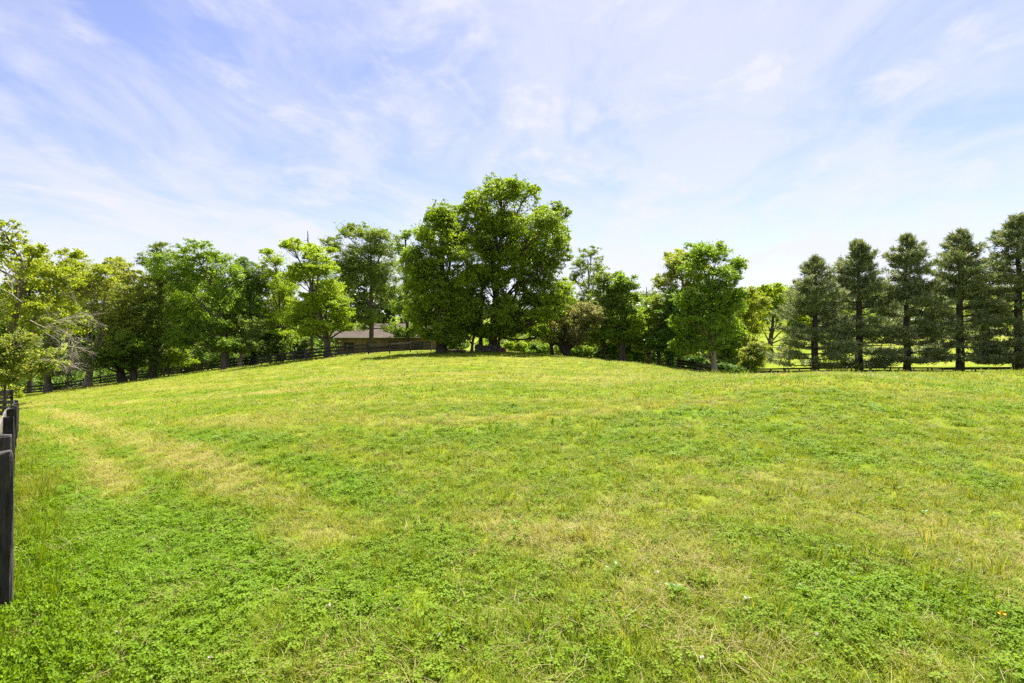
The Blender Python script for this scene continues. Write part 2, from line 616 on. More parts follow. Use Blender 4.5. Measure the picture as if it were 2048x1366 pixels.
def leaves_into(geo, P, Nrm, size, aspect=.55, fold=.25, tri=False):
    """one folded four-cornered leaf per point, or a plain three-cornered one where it is only a few pixels"""
    n = len(P)
    a = norm(np.cross(Nrm, rand_dirs(n)))
    b = np.cross(Nrm, a)
    s = (size * rng.uniform(.6, 1.3, n))[:, None]
    h = a * s * .5
    wv = b * s * .5 * aspect
    f = Nrm * s * fold * .5
    if tri:
        V = np.stack([P - h - wv * .8, P - h * .6 + wv * 1.1, P + h * 1.15], 1)
        geo.add(V.reshape(-1, 3), np.arange(3 * n).reshape(n, 3))
        return
    V = np.stack([P - h, P - wv + f, P + h - f * .6, P + wv + f], 1)
    geo.add(V.reshape(-1, 3), np.arange(4 * n).reshape(n, 4))


def curve(p0, p1, sag=.12, n=6):
    t = np.linspace(0, 1, n)[:, None]
    L = np.linalg.norm(p1 - p0)
    mid = (p0 + p1) / 2 + rng.normal(size=3) * L * .08 + np.array([0, 0, -L * sag])
    return (1 - t) ** 2 * p0 + 2 * t * (1 - t) * mid + t ** 2 * p1


def dead_twigs(geo, p, d, L, r, lev, sag=.02):
    n = 4
    q = [p]
    dd = d.copy()
    for _ in range(n):
        dd = norm(dd + rng.normal(size=3) * .16 + np.array([0, 0, -sag]))
        q.append(q[-1] + dd * L / n)
    q = np.array(q)
    geo.tube(q, np.linspace(r, r * .5, n + 1), 4 if lev > 1 else 3)
    if lev > 0:
        for _ in range(5 if lev > 1 else 4):
            t = rng.integers(1, n + 1)
            nd = norm(dd + rng.normal(size=3) * .55)
            dead_twigs(geo, q[t], nd, L * rng.uniform(.45, .75), r * .52, lev - 1, sag)


def tree(name, label, cat, depth, lobes, trunk, r0, leaf='maple', n=16000, size=.23, bark=None, flat=.62, airy=0.0,
         group=None, deep=1.0, ivy=0, extra=None, limbs=True, skirt=True, tri=None, aspect=.68):
    """lobes: (px, py, rx, ry) of the crown's main masses; trunk: px, py points from the base up"""
    global rng
    rng = np.random.default_rng(zlib.crc32(label.encode()))
    bark = bark or BARK
    far_ = depth > 50
    n = int(n * ((2.15 if far_ else 1.28) if tri is None else .8))
    size *= (.74 if far_ else .86) if tri is None else 1.1
    lobes = list(lobes)
    if group == 'deciduous trees around the pasture' and skirt:
        x0_, y0_ = trunk[0]
        for q in range(4):
            lobes.append((x0_ + (-26, 24, -8, 12)[q] + rng.uniform(-8, 8), y0_ - rng.uniform(34, 58), rng.uniform(20, 30), rng.uniform(12, 18)))
    bx = (trunk[0][0] - CX) / F * depth
    bz = gz(bx, depth)
    base = np.array([bx, depth, bz])
    root = empty(name, base)
    tag(root, label, cat, group)
    tp = np.array([at(q[0], q[1], depth) for q in trunk]) - base
    tp[0] = (0, 0, -.25)
    # smooth the trunk line
    m = 10
    tt = np.linspace(0, len(tp) - 1, m)
    T = np.stack([np.interp(tt, np.arange(len(tp)), tp[:, c]) for c in range(3)], 1)
    T[1:-1] += rng.normal(size=(m - 2, 3)) * r0 * .18
    T[1:-1] = (T[:-2] + 2 * T[1:-1] + T[2:]) / 4
    wood = Geo()
    rad = r0 * np.linspace(1, .24, m)
    rad[0] *= 1.35
    wood.tube(T, rad, 9, .08)
    top = T[-1]
    L = np.array([(*(at(q[0], q[1], depth) - base), q[2] / F * depth, q[3] / F * depth) for q in lobes])
    halfw = (L[:, 0] + L[:, 3]).max() - (L[:, 0] - L[:, 3]).min()
    halfw *= .5
    area = L[:, 3] * L[:, 4]
    share = area ** .8 / (area ** .8).sum()
    cls, subs = [], []
    crown = Geo()
    for (cx, cy, cz, rx, rz), sh in zip(L, share):
        ry = max(rx, rz) * 1.05 * deep
        cy = rng.uniform(-1, 1) * max(halfw * .75 * deep - ry * .6, 0)
        c = np.array([cx, cy, cz])
        if limbs:
            k = int(np.clip(np.searchsorted(T[:, 2], cz - 2.2 * max(rx, rz) - .12 * abs(cx)), 2, m - 2))
            p0 = T[k]
            br = curve(p0, c, .05)
            wood.tube(br, np.linspace(r0 * .30, r0 * .08 + .01, len(br)), 6)
        ns = int(rng.integers(12, 17))
        sd = rand_dirs(ns)
        sd[:, 2] = sd[:, 2] * .9 + .12
        sr = min(rx, rz) * rng.uniform(.28, .52, ns)
        sc = c + sd * np.array([rx, ry, rz]) * rng.uniform(.48, .80, ns)[:, None]
        # keep the sub-masses inside the lobe's outline
        tot = n * sh
        w_ = sr ** 2
        w_ = w_ / w_.sum()
        for q in range(ns):
            if limbs:
                b2 = curve(br[rng.integers(3, 6)], sc[q], .06, 4)
                wood.tube(b2, np.linspace(r0 * .08 + .012, .010, 4), 4)
            per = 26
            nc = max(int(tot * w_[q] / per), 2)
            cd = rand_dirs(nc)
            cd[:, 2] = np.where(cd[:, 2] < -.35, -cd[:, 2], cd[:, 2])
            rr = rng.uniform(.45, 1.0, nc)
            spur = rng.random(nc) < .10
            rr = np.where(spur, rng.uniform(1.05, 1.4, nc), rr)
            cc = sc[q] + cd * (sr[q] * rr)[:, None] * np.array([1.1, 1.1, .85])
            keep = rng.random(nc) >= airy
            cls.append(np.concatenate([cc, np.full((nc, 1), sr[q] * .27)], 1)[keep])
            if limbs and tri is None:
                for z in range(0, nc, 9):
                    tw = curve(sc[q], cc[z], .03, 3)
                    wood.tube(tw, np.array([.016, .011, .006]) * (1 + depth / 150), 3)
    C = np.concatenate(cls)
    per = max(int(n / len(C)), 8)
    cen = np.repeat(C[:, :3], per, 0)
    cr = np.repeat(np.clip(C[:, 3], .20, .7), per)
    off = rng.normal(size=cen.shape) * .62
    off[:, 2] *= flat
    P = cen + off * cr[:, None]
    mid = np.average(L[:, :3], axis=0, weights=area)
    outw = norm(P - mid)
    Nm = norm(.35 * outw + np.array([0, 0, .48]) + rng.normal(size=P.shape) * .68)
    leaves_into(crown, P, Nm, size * 1.18, aspect, tri=bool(tri) or far_)
    # leaves along the boughs inside, so the middle is not hollow
    ni = int(n * (.14 if airy < .1 else .08))
    li = rng.choice(len(L), ni, p=share)
    dd = rand_dirs(ni) * (rng.random(ni) ** .5 * .74)[:, None]
    rad3 = np.stack([L[:, 3], np.maximum(L[:, 3], L[:, 4]) * deep, L[:, 4]], 1)[li]
    Pi = L[li, :3] + dd * rad3
    Pi[:, 1] += rng.uniform(-1, 1, ni) * halfw * .35 * deep
    leaves_into(crown, Pi, norm(rng.normal(size=Pi.shape) + np.array([0, 0, .2])), size * 1.3, aspect, tri=True)
    wood.build('trunk', bark, root, smooth=True)
    crown.build('crown', LEAF[leaf], root)
    if ivy:
        iv = Geo()
        t = rng.uniform(0, .95, ivy)
        q = np.stack([np.interp(t, np.linspace(0, 1, m), T[:, c]) for c in range(3)], 1)
        d = rand_dirs(ivy); d[:, 2] *= .3; d = norm(d)
        P = q + d * (np.interp(t, np.linspace(0, 1, m), rad) + rng.gamma(2.0, .14, ivy))[:, None]
        leaves_into(iv, P, norm(d + np.array([0, 0, .5]) + rng.normal(size=P.shape) * .4), .2)
        iv.build('ivy', LEAF['ivy'], root)
    if extra: extra(root, base)
    return root


def dead_part(specs, lev=3):
    """pale dead branches: (px0, py0, px1, py1, radius)"""
    def f(root, base):
        for x0, y0, x1, y1, r, dy in specs:
            g = Geo()
            r *= .55
            d = base[1] + dy
            p0, p1 = at(x0, y0, d) - base, at(x1, y1, d) - base
            v_ = p1 - p0
            dead_twigs(g, p0, norm(v_), np.linalg.norm(v_), r, lev, .05)
            g.build('dead_branch', DEADWOOD, root)['label'] = 'bare pale grey dead branch'
    return f


MIX = 'deciduous trees around the pasture'
# --- left of the barn
tree('leaning_tree', 'yellow green leaning tree with bare grey branches at the far left edge', 'tree', 40,
     [(70, 555, 70, 45), (20, 520, 55, 45), (110, 575, 55, 50), (-60, 560, 80, 90), (75, 640, 60, 55), (-20, 640, 70, 70), (120, 640, 40, 45),
      (14, 468, 30, 30), (-20, 490, 36, 36), (62, 494, 30, 18), (88, 508, 20, 16), (140, 545, 28, 30)],
     [(-30, 830), (0, 720), (28, 640), (50, 575), (46, 535), (38, 505)], .30, 'lime', 21000, .20, BARK, airy=.12, group=MIX,
     extra=dead_part([(45, 605, -15, 520, .05, -5), (60, 640, 120, 660, .05, -5),
                      (90, 660, 150, 620, .045, -5), (75, 655, 135, 690, .04, -5)]))
tree('drooping_shrub', 'rounded drooping shrub hiding the fence at the left edge', 'shrub', 34,
     [(10, 712, 62, 42), (52, 728, 32, 34), (-40, 720, 60, 60), (20, 752, 60, 24), (40, 690, 30, 26)],
     [(10, 800), (10, 750), (12, 715)], .09, 'bush', 15000, .15, group='shrubs at the pasture edge',
     extra=dead_part([(50, 730, 95, 700, .02, -2), (20, 700, 40, 675, .02, -2)], 2))
tree('dying_tree', 'dark trunked tree with a fan of pale bare twigs', 'tree', 58,
     [(100, 650, 50, 45), (130, 720, 38, 32), (80, 690, 40, 35), (135, 735, 26, 18)],
     [(96, 785), (96, 735), (92, 700), (105, 660)], .36, 'ash', 8000, .2, BARK, group=MIX,
     extra=dead_part([(82, 718, 150, 700, .07, -3), (82, 718, 130, 722, .06, -3), (85, 715, 125, 690, .06, -3), (80, 722, 45, 733, .07, -3), (130, 650, 172, 680, .05, -3),
                      (100, 640, 150, 618, .05, -3)]))
tree('feathery_tree', 'olive feathery tree with flat sprays over a grey trunk by the fence', 'tree', 63,
     [(200, 552, 85, 40), (245, 590, 70, 45), (170, 610, 70, 50), (250, 650, 60, 40), (215, 695, 60, 25), (150, 560, 50, 40), (215, 635, 70, 40)],
     [(175, 773), (180, 735), (190, 690), (205, 640), (210, 590)], .42, 'olive', 20000, .20, BARK_PALE, flat=.3, airy=.08, group=MIX, deep=.6)
tree('crooked_tree', 'dark tree with a thick trunk leaning left beside the fence', 'tree', 64,
     [(262, 705, 46, 24), (232, 665, 45, 45), (285, 690, 30, 35)],
     [(246, 767), (236, 735), (226, 705), (228, 670)], .5, 'maple', 9000, .2, BARK_DARK, flat=.45, group=MIX)
tree('stout_tree', 'short stout brown trunk with a dense dark crown by the fence', 'tree', 65,
     [(272, 690, 26, 22), (280, 650, 38, 35), (295, 620, 30, 35)],
     [(268, 763), (268, 735), (272, 700), (280, 650)], .42, 'ash', 8000, .2, BARK, group=MIX)
tree('tall_thin_tree', 'tall thin tree with a sparse airy top and ivied leaning trunk', 'tree', 66,
     [(318, 500, 36, 18), (288, 520, 22, 20), (345, 525, 30, 24), (325, 560, 36, 26), (335, 610, 36, 32), (312, 660, 36, 40), (345, 665, 26, 36), (308, 705, 28, 26)],
     [(302, 759), (312, 715), (320, 650), (322, 580), (318, 510)], .40, 'ash', 15000, .19, BARK, airy=.22, group=MIX, ivy=2600)
tree('bright_sapling', 'bright lime sapling with a slim trunk in front of the dark wood', 'tree', 67,
     [(368, 692, 28, 12), (352, 712, 26, 14), (365, 728, 24, 12), (345, 690, 20, 12)],
     [(337, 757), (337, 725), (338, 690)], .13, 'locust', 5000, .19, BARK, flat=.3, group=MIX)
tree('broad_maple', 'broad mid green maple with a pale double trunk left of the dark tree', 'tree', 65,
     [(408, 512, 42, 30), (368, 545, 46, 45), (438, 545, 40, 40), (400, 600, 72, 50), (450, 610, 32, 45), (425, 655, 52, 32), (355, 640, 36, 45), (390, 680, 46, 24)],
     [(451, 738), (450, 700), (446, 660), (438, 610), (420, 560)], .48, 'maple', 28000, .23, BARK, group=MIX)
tree('dark_tree', 'dark narrow tree between the broad maple and the bright locust', 'tree', 71,
     [(492, 535, 24, 22), (498, 580, 32, 42), (508, 635, 32, 42), (480, 672, 32, 30), (515, 570, 18, 25), (505, 685, 34, 22)],
     [(506, 722), (506, 690), (503, 640), (496, 570)], .4, 'dark', 15000, .23, BARK_DARK, group=MIX)
tree('pale_trunk_tree', 'low tree with a pale trunk just right of the broad maple', 'tree', 66,
     [(492, 692, 36, 18), (470, 660, 28, 30), (500, 660, 30, 30)],
     [(481, 734), (481, 712), (483, 680)], .3, 'ash', 6500, .21, BARK_PALE, group=MIX)
tree('slender_tree', 'slender lime tree behind the left half of the locust', 'tree', 72,
     [(552, 518, 36, 24), (535, 560, 32, 36), (575, 575, 36, 36), (556, 630, 36, 36), (535, 680, 34, 18), (545, 600, 28, 24)],
     [(558, 716), (560, 680), (560, 630), (556, 560)], .36, 'locust', 14000, .22, BARK, airy=.08, flat=.45, group=MIX)
tree('bright_locust', 'bright yellow green locust in layered sprays left of the barn', 'tree', 62,
     [(585, 492, 28, 16), (625, 505, 40, 24), (650, 540, 40, 32), (600, 548, 46, 30), (665, 590, 38, 34), (622, 612, 56, 30), (685, 625, 24, 34),
      (655, 655, 42, 22), (580, 635, 42, 26), (690, 655, 20, 14), (612, 660, 36, 18)],
     [(656, 708), (653, 675), (645, 640), (628, 595), (615, 540)], .46, 'locust', 30000, .22, BARK, skirt=False, flat=.38, airy=.05, group=MIX)


def snag(name, label, depth, pts, r, twigs=()):
    b = at(pts[0][0], pts[0][1], depth)
    base = np.array([b[0], depth, gz(b[0], depth)])
    root = tag(empty(name, base), label, 'dead tree')
    P = np.array([at(x, y, depth) for x, y in pts]) - base
    P[0] = (0, 0, -.2)
    g = Geo()
    g.tube(P, np.linspace(r, .05, len(P)), 6, .1)
    g.build('trunk', BARK, root)
    if twigs:
        g = Geo()
        for x0, y0, x1, y1 in twigs:
            a, b2 = at(x0, y0, depth) - base, at(x1, y1, depth) - base
            dead_twigs(g, a, norm(b2 - a), np.linalg.norm(b2 - a), r * .3, 1, 0)
        g.build('branch', BARK, root)


snag('dead_snag', 'bare brown dead spike poking above the bright locust', 70, [(624, 712), (622, 620), (619, 520), (615, 462)], .22,
     [(619, 505, 628, 490), (617, 490, 610, 478)])
tree('tall_ash', 'tall airy ash in front of the barn wall with one straight trunk', 'tree', 72,
     [(690, 458, 32, 18), (735, 465, 48, 22), (672, 490, 28, 26), (770, 495, 38, 34), (725, 530, 60, 40), (690, 585, 40, 42), (770, 580, 34, 50),
      (735, 500, 55, 36), (702, 540, 46, 36), (768, 545, 42, 36), (742, 635, 36, 26), (772, 655, 22, 14), (715, 655, 22, 16)],
     [(743, 699), (742, 650), (742, 590), (744, 530), (740, 480)], .36, 'ash', 27000, .22, BARK, airy=.08, group=MIX, skirt=False)
tree('small_topped_tree', 'dark narrow tree peeping out between the tall ash and the great maple', 'tree', 80,
     [(812, 472, 16, 16), (808, 505, 20, 28), (815, 560, 22, 40), (800, 610, 24, 36)],
     [(815, 702), (815, 640), (812, 540), (812, 480)], .3, 'maple', 9000, .24, BARK_DARK, group=MIX)
# --- the knoll
tree('front_maple', 'round dense maple on the knoll at the left of the great maple', 'tree', 54,
     [(880, 446, 44, 28), (846, 466, 30, 30), (905, 490, 52, 44), (850, 530, 48, 44), (925, 550, 42, 46), (870, 590, 62, 46), (828, 620, 34, 36),
      (900, 640, 56, 38), (938, 625, 30, 38), (882, 672, 44, 22), (915, 600, 40, 36), (836, 640, 24, 22), (905, 680, 44, 18), (860, 560, 50, 40)],
     [(885, 707), (884, 680), (882, 630), (885, 570), (886, 490)], .62, 'bigmaple', 44000, .235, BARK_DARK, group=MIX, skirt=False)
tree('great_maple', 'great maple, tallest tree of all, crowning the knoll', 'tree', 58,
     [(1000, 398, 54, 34), (950, 418, 36, 34), (1050, 398, 40, 28), (1088, 430, 28, 26), (918, 442, 38, 36), (890, 452, 30, 30), (1118, 445, 22, 28), (1000, 460, 80, 52), (1088, 460, 40, 52), (1122, 470, 22, 46), (1050, 530, 72, 52),
      (985, 560, 52, 54), (1098, 555, 38, 52), (1040, 620, 62, 40), (1085, 630, 36, 36), (1005, 630, 40, 36), (998, 384, 24, 16), (1005, 455, 56, 36), (1030, 432, 44, 30), (975, 440, 40, 32), (1060, 470, 50, 44), (1003, 408, 46, 24), (955, 404, 34, 28), (1048, 655, 50, 18),
      (1070, 500, 50, 50), (940, 480, 40, 40), (1085, 592, 44, 36), (1055, 580, 40, 34), (1110, 520, 30, 44), (1000, 520, 60, 50), (1092, 668, 36, 18), (1020, 668, 30, 16), (1120, 610, 24, 34)],
     [(988, 708), (987, 670), (990, 600), (1000, 520), (1002, 440)], .55, 'bigmaple', 66000, .235, BARK_DARK, group=MIX, skirt=False)
tree('knoll_tree', 'straight dark stem just left of the great maple trunk', 'tree', 59,
     [(965, 560, 30, 46), (958, 620, 26, 34), (975, 510, 30, 40)],
     [(961, 704), (961, 660), (963, 600), (966, 540)], .27, 'bigmaple', 7000, .23, BARK_DARK, group=MIX)
tree('slanting_tree', 'slanting grey stem at the left end of the stone wall', 'tree', 56.5,
     [(945, 600, 24, 34), (950, 645, 22, 20)],
     [(943, 706), (946, 680), (951, 655), (948, 610)], .2, 'bigmaple', 5000, .22, BARK, group=MIX)
tree('thin_knoll_tree', 'thin dark stem at the right end of the stone wall', 'tree', 56,
     [(1000, 615, 24, 30), (1005, 570, 22, 30)],
     [(998, 707), (998, 670), (1000, 630), (1004, 580)], .16, 'bigmaple', 4500, .22, BARK_DARK, group=MIX)
# --- right of the knoll
tree('slope_tree', 'yellow green tree on a leaning dark trunk at the right foot of the great maple', 'tree', 62,
     [(1112, 640, 34, 30), (1122, 605, 26, 26), (1095, 660, 26, 20), (1130, 575, 18, 22)],
     [(1107, 713), (1101, 690), (1104, 660), (1114, 620)], .28, 'locust', 9000, .22, BARK_DARK, group=MIX)
tree('crab_apple', 'greyish flowering crab apple with several dark stems from one foot', 'tree', 60,
     [(1150, 625, 38, 26), (1120, 655, 28, 24), (1175, 640, 30, 32), (1150, 662, 44, 20), (1190, 625, 20, 24)],
     [(1133, 714), (1132, 700), (1136, 680), (1148, 650)], .42, 'grey', 14000, .19, BARK_DARK, group=MIX,
     extra=lambda root, base: [  # the other stems of the same foot
         (lambda g: (g.tube(np.array([(0, 0, -.1), *[at(x, y, 60) - base for x, y in q]]), [.26, .22, .17, .1], 7, .1), g.build('stem', BARK_DARK, root, smooth=True)))(Geo())
         for q in ([(1124, 695), (1119, 675), (1113, 650)], [(1140, 695), (1150, 676), (1165, 650)], [(1126, 690), (1125, 670), (1130, 640)])])
tree('airy_tree', 'airy grey green tree with see-through crown standing behind the crab apple', 'tree', 78,
     [(1176, 508, 26, 16), (1160, 535, 28, 26), (1195, 540, 22, 28), (1150, 560, 18, 18), (1182, 580, 34, 34), (1165, 605, 24, 24), (1205, 600, 18, 30)],
     [(1180, 722), (1180, 650), (1178, 580), (1176, 520)], .28, 'ash', 12500, .20, BARK, airy=.25, group=MIX)
tree('edge_tree', 'slim dark stemmed tree third from the crab apple along the edge', 'tree', 63,
     [(1207, 562, 24, 24), (1203, 600, 34, 36), (1214, 645, 34, 30), (1192, 662, 30, 26), (1222, 600, 22, 28)],
     [(1208, 719), (1208, 680), (1210, 640), (1207, 580)], .2, 'ash', 11000, .21, BARK_DARK, group=MIX)
tree('young_maple', 'upright young maple with a pointed top and twin grey trunk', 'tree', 61,
     [(1243, 550, 13, 14), (1244, 580, 24, 24), (1258, 572, 22, 18), (1232, 568, 20, 20), (1247, 600, 32, 26), (1240, 640, 38, 28), (1258, 618, 20, 20), (1240, 670, 36, 22), (1262, 650, 20, 20)],
     [(1242, 724), (1242, 690), (1242, 640), (1243, 570)], .3, 'maple', 14000, .22, BARK, group=MIX,
     extra=lambda root, base: (lambda g: (g.tube(np.array([at(1251, 725, 61), at(1248, 700, 61), at(1246, 670, 61), at(1250, 620, 61)]) - base, [.24, .18, .14, .08], 7, .1),
                                          g.build('stem', BARK, root, smooth=True)))(Geo()))
tree('spreading_sapling', 'low spreading lime tree with a slim brown trunk right of the pointed maple', 'tree', 61,
     [(1285, 645, 36, 18), (1270, 668, 32, 20), (1312, 655, 28, 22), (1298, 630, 22, 14), (1305, 602, 16, 10), (1292, 680, 30, 16)],
     [(1298, 730), (1297, 700), (1296, 660), (1300, 620)], .22, 'locust', 11000, .21, BARK, flat=.4, group=MIX)
snag('dead_spire', 'bare grey dead spire above the low spreading tree', 80, [(1292, 720), (1293, 640), (1294, 600), (1293, 574)], .2,
     [(1294, 615, 1299, 582), (1293, 610, 1286, 590), (1294, 600, 1297, 585)])
tree('reddish_trunk_tree', 'tree on a reddish brown trunk left of the ivy column', 'tree', 60,
     [(1316, 610, 22, 18), (1322, 640, 26, 26), (1312, 670, 24, 20)],
     [(1318, 733), (1318, 690), (1319, 640)], .25, 'ash', 7000, .21, BARK, group=MIX)
tree('ivy_tree', 'thick trunk wrapped in ivy like a green column', 'tree', 58,
     [(1340, 690, 30, 32), (1338, 640, 28, 32), (1352, 665, 22, 30), (1345, 600, 20, 24)],
     [(1341, 735), (1340, 690), (1344, 640), (1350, 580)], .42, 'ivy', 12000, .21, BARK_DARK, group=MIX, ivy=3500,
     extra=dead_part([(1346, 590, 1328, 560, .05, -1), (1346, 590, 1338, 552, .04, -1)], 2))
tree('golden_tree', 'golden green airy tree leaning over left of the pale trunked tree', 'tree', 61,
     [(1345, 530, 26, 20), (1362, 512, 34, 18), (1395, 535, 30, 22), (1335, 560, 24, 20), (1362, 550, 34, 22), (1342, 575, 22, 24), (1390, 570, 30, 24), (1370, 600, 28, 24)],
     [(1358, 736), (1358, 680), (1366, 620), (1372, 560)], .32, 'lime', 15000, .21, BARK, airy=.10, group=MIX)
tree('pale_trunked_tree', 'tall round topped tree on a straight pale trunk before the slope', 'tree', 51,
     [(1402, 498, 32, 20), (1434, 510, 36, 26), (1462, 540, 24, 30), (1388, 535, 32, 28), (1470, 610, 22, 36), (1372, 650, 36, 36), (1466, 660, 28, 34), (1385, 610, 36, 34), (1415, 650, 46, 40), (1430, 562, 52, 36), (1400, 595, 46, 44), (1378, 700, 38, 22), (1440, 620, 34, 44), (1462, 590, 14, 26),
      (1398, 650, 44, 36), (1440, 670, 30, 30), (1380, 690, 40, 24), (1410, 690, 34, 20)],
     [(1429, 752), (1427, 715), (1424, 680), (1420, 610), (1418, 540)], .32, 'maple', 30000, .22, BARK_PALE, group=MIX, skirt=False)
tree('slope_lime_tree', 'yellow green tree behind the round bush on the right', 'tree', 76,
     [(1485, 585, 24, 16), (1502, 618, 34, 32), (1474, 640, 32, 36), (1515, 655, 20, 32), (1482, 690, 38, 28), (1455, 700, 24, 24)],
     [(1490, 756), (1490, 700), (1490, 640)], .36, 'lime', 16000, .24, BARK, group=MIX)
tree('round_bush', 'round bush with pale yellow tips at the right end of the trees', 'bush', 57,
     [(1510, 703, 24, 18), (1516, 726, 20, 20), (1492, 738, 28, 13), (1500, 718, 24, 20)],
     [(1508, 760), (1508, 735), (1510, 710)], .1, 'bush', 10000, .17, BARK_DARK, group='shrubs at the pasture edge')
tree('low_bush', 'low dark bush between the pale trunk and the round bush', 'bush', 56,
     [(1462, 742, 26, 14), (1440, 738, 16, 12), (1480, 748, 16, 8)],
     [(1462, 760), (1462, 748)], .07, 'ivy', 5500, .17, BARK_DARK, group='shrubs at the pasture edge')
# --- across the valley on the right
tree('spreading_field_tree', 'wide spreading bright tree alone at the top of the far slope', 'tree', 165,
     [(1548, 578, 36, 16), (1528, 605, 24, 30), (1572, 610, 32, 34), (1594, 640, 20, 28), (1518, 640, 16, 22), (1550, 620, 24, 24), (1585, 665, 22, 18)],
     [(1541, 695), (1541, 678), (1545, 650), (1550, 610)], .95, 'locust', 16000, .62, BARK_DARK, group='trees on the far slope')
for q, (x, y, rx, d, lab, lf) in enumerate([
        (1625, 630, 34, 185, 'far green tree showing just left of the shortest pine', 'maple'), (1700, 640, 40, 200, 'far tree showing between the first two pines', 'ash'),
        (1770, 625, 36, 215, 'far tree left of the house across the valley', 'maple'), (1885, 632, 36, 190, 'far tree right of the house across the valley', 'ash'),
        (1965, 615, 44, 205, 'far bright tree showing between the last two pines', 'lime'), (2060, 620, 46, 215, 'far tree behind the tallest pine at the right edge', 'maple')]):
    tree('far_slope_tree', lab, 'tree', d,
         [(x, y, rx, 26), (x - rx * .6, y + 22, rx * .6, 22), (x + rx * .6, y + 20, rx * .6, 24), (x, y - 20, rx * .6, 16), (x, y + 36, rx * .8, 16)],
         [(x, 692), (x, 660), (x, 630)], .6, lf, 7500, .7, BARK_DARK, group='trees on the far slope')

# --- the wood behind: each its own tree, seen between the nearer ones
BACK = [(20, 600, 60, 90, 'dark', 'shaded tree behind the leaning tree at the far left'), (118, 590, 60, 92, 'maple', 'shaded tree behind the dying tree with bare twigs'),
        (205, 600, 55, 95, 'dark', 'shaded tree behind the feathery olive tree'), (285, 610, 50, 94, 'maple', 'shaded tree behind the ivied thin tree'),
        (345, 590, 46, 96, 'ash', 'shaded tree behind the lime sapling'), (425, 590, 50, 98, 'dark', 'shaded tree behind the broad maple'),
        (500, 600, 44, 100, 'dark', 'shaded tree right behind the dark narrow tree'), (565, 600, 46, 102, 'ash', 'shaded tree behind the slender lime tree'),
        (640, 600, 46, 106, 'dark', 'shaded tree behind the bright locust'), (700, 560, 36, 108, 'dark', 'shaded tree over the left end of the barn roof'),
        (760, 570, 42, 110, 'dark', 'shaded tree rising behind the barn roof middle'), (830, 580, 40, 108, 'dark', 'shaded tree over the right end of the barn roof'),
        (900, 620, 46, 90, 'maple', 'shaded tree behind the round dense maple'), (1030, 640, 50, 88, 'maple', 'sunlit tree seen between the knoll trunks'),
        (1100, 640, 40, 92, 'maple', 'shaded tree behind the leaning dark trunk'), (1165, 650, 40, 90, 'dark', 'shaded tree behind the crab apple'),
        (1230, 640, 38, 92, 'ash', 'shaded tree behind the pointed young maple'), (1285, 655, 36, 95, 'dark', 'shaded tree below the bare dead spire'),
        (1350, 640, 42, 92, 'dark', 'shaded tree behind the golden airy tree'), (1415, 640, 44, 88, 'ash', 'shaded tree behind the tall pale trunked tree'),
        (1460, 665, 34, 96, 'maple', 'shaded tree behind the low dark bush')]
for x, y, rx, d, lf, lab in BACK:
    yb = 715 if 350 < x < 1250 else 745
    if x < 350: y += 14
    tree('wood_tree', lab, 'tree', d,
         [(x, y, rx * .8, 34), (x - rx * .5, y + 40, rx * .6, 36), (x + rx * .5, y + 38, rx * .6, 38), (x + rng.uniform(-8, 8), y + 75, rx, 30),
          (x, y - 28, rx * .5, 18), (x + rng.uniform(-20, 20), yb - 22, rx * .9, 20), (x - rx, yb - 30, rx * .5, 22)],
         [(x, yb), (x + rng.uniform(-6, 6), 690), (x, y + 20)], .34, lf, 9500, .52, BARK_DARK, group='trees of the wood behind', deep=.8, aspect=.8, tri=True)

for x, y, rx, d, lf, lab in [(60, 540, 50, 76, 'lime', 'yellow green tree showing above the leaning tree on the left'), (140, 540, 44, 78, 'lime', 'yellow green crown between the leaning tree and the feathery tree'),
                             (240, 535, 46, 76, 'olive', 'olive crown above the crooked trunk on the left'), (300, 575, 42, 77, 'ash', 'green crown filling behind the thin tall tree'),
                             (368, 560, 40, 77, 'maple', 'green crown between the thin tall tree and the broad maple'), (470, 575, 34, 79, 'maple', 'green crown between the broad maple and the dark narrow tree'),
                             (1225, 610, 34, 72, 'maple', 'green crown between the slim dark stem and the pointed maple'), (1275, 640, 32, 73, 'maple', 'green crown right of the pointed maple'),
                             (1455, 640, 32, 70, 'maple', 'green crown just right of the pale trunked tree')]:
    yb = 706 if x > 1000 else 760
    tree('second_row_tree', lab, 'tree', d,
         [(x, y, rx * .7, 24), (x - rx * .5, y + 32, rx * .6, 30), (x + rx * .5, y + 30, rx * .6, 32), (x, y + 60, rx, 34), (x - rx * .3, y + 100, rx * .8, 30), (x + rx * .4, y + 110, rx * .7, 28)],
         [(x, yb), (x, y + 120), (x, y + 60), (x, y + 10)], .3, lf, 15000, .27, BARK_DARK, group='second row of trees', deep=.7, tri=True)

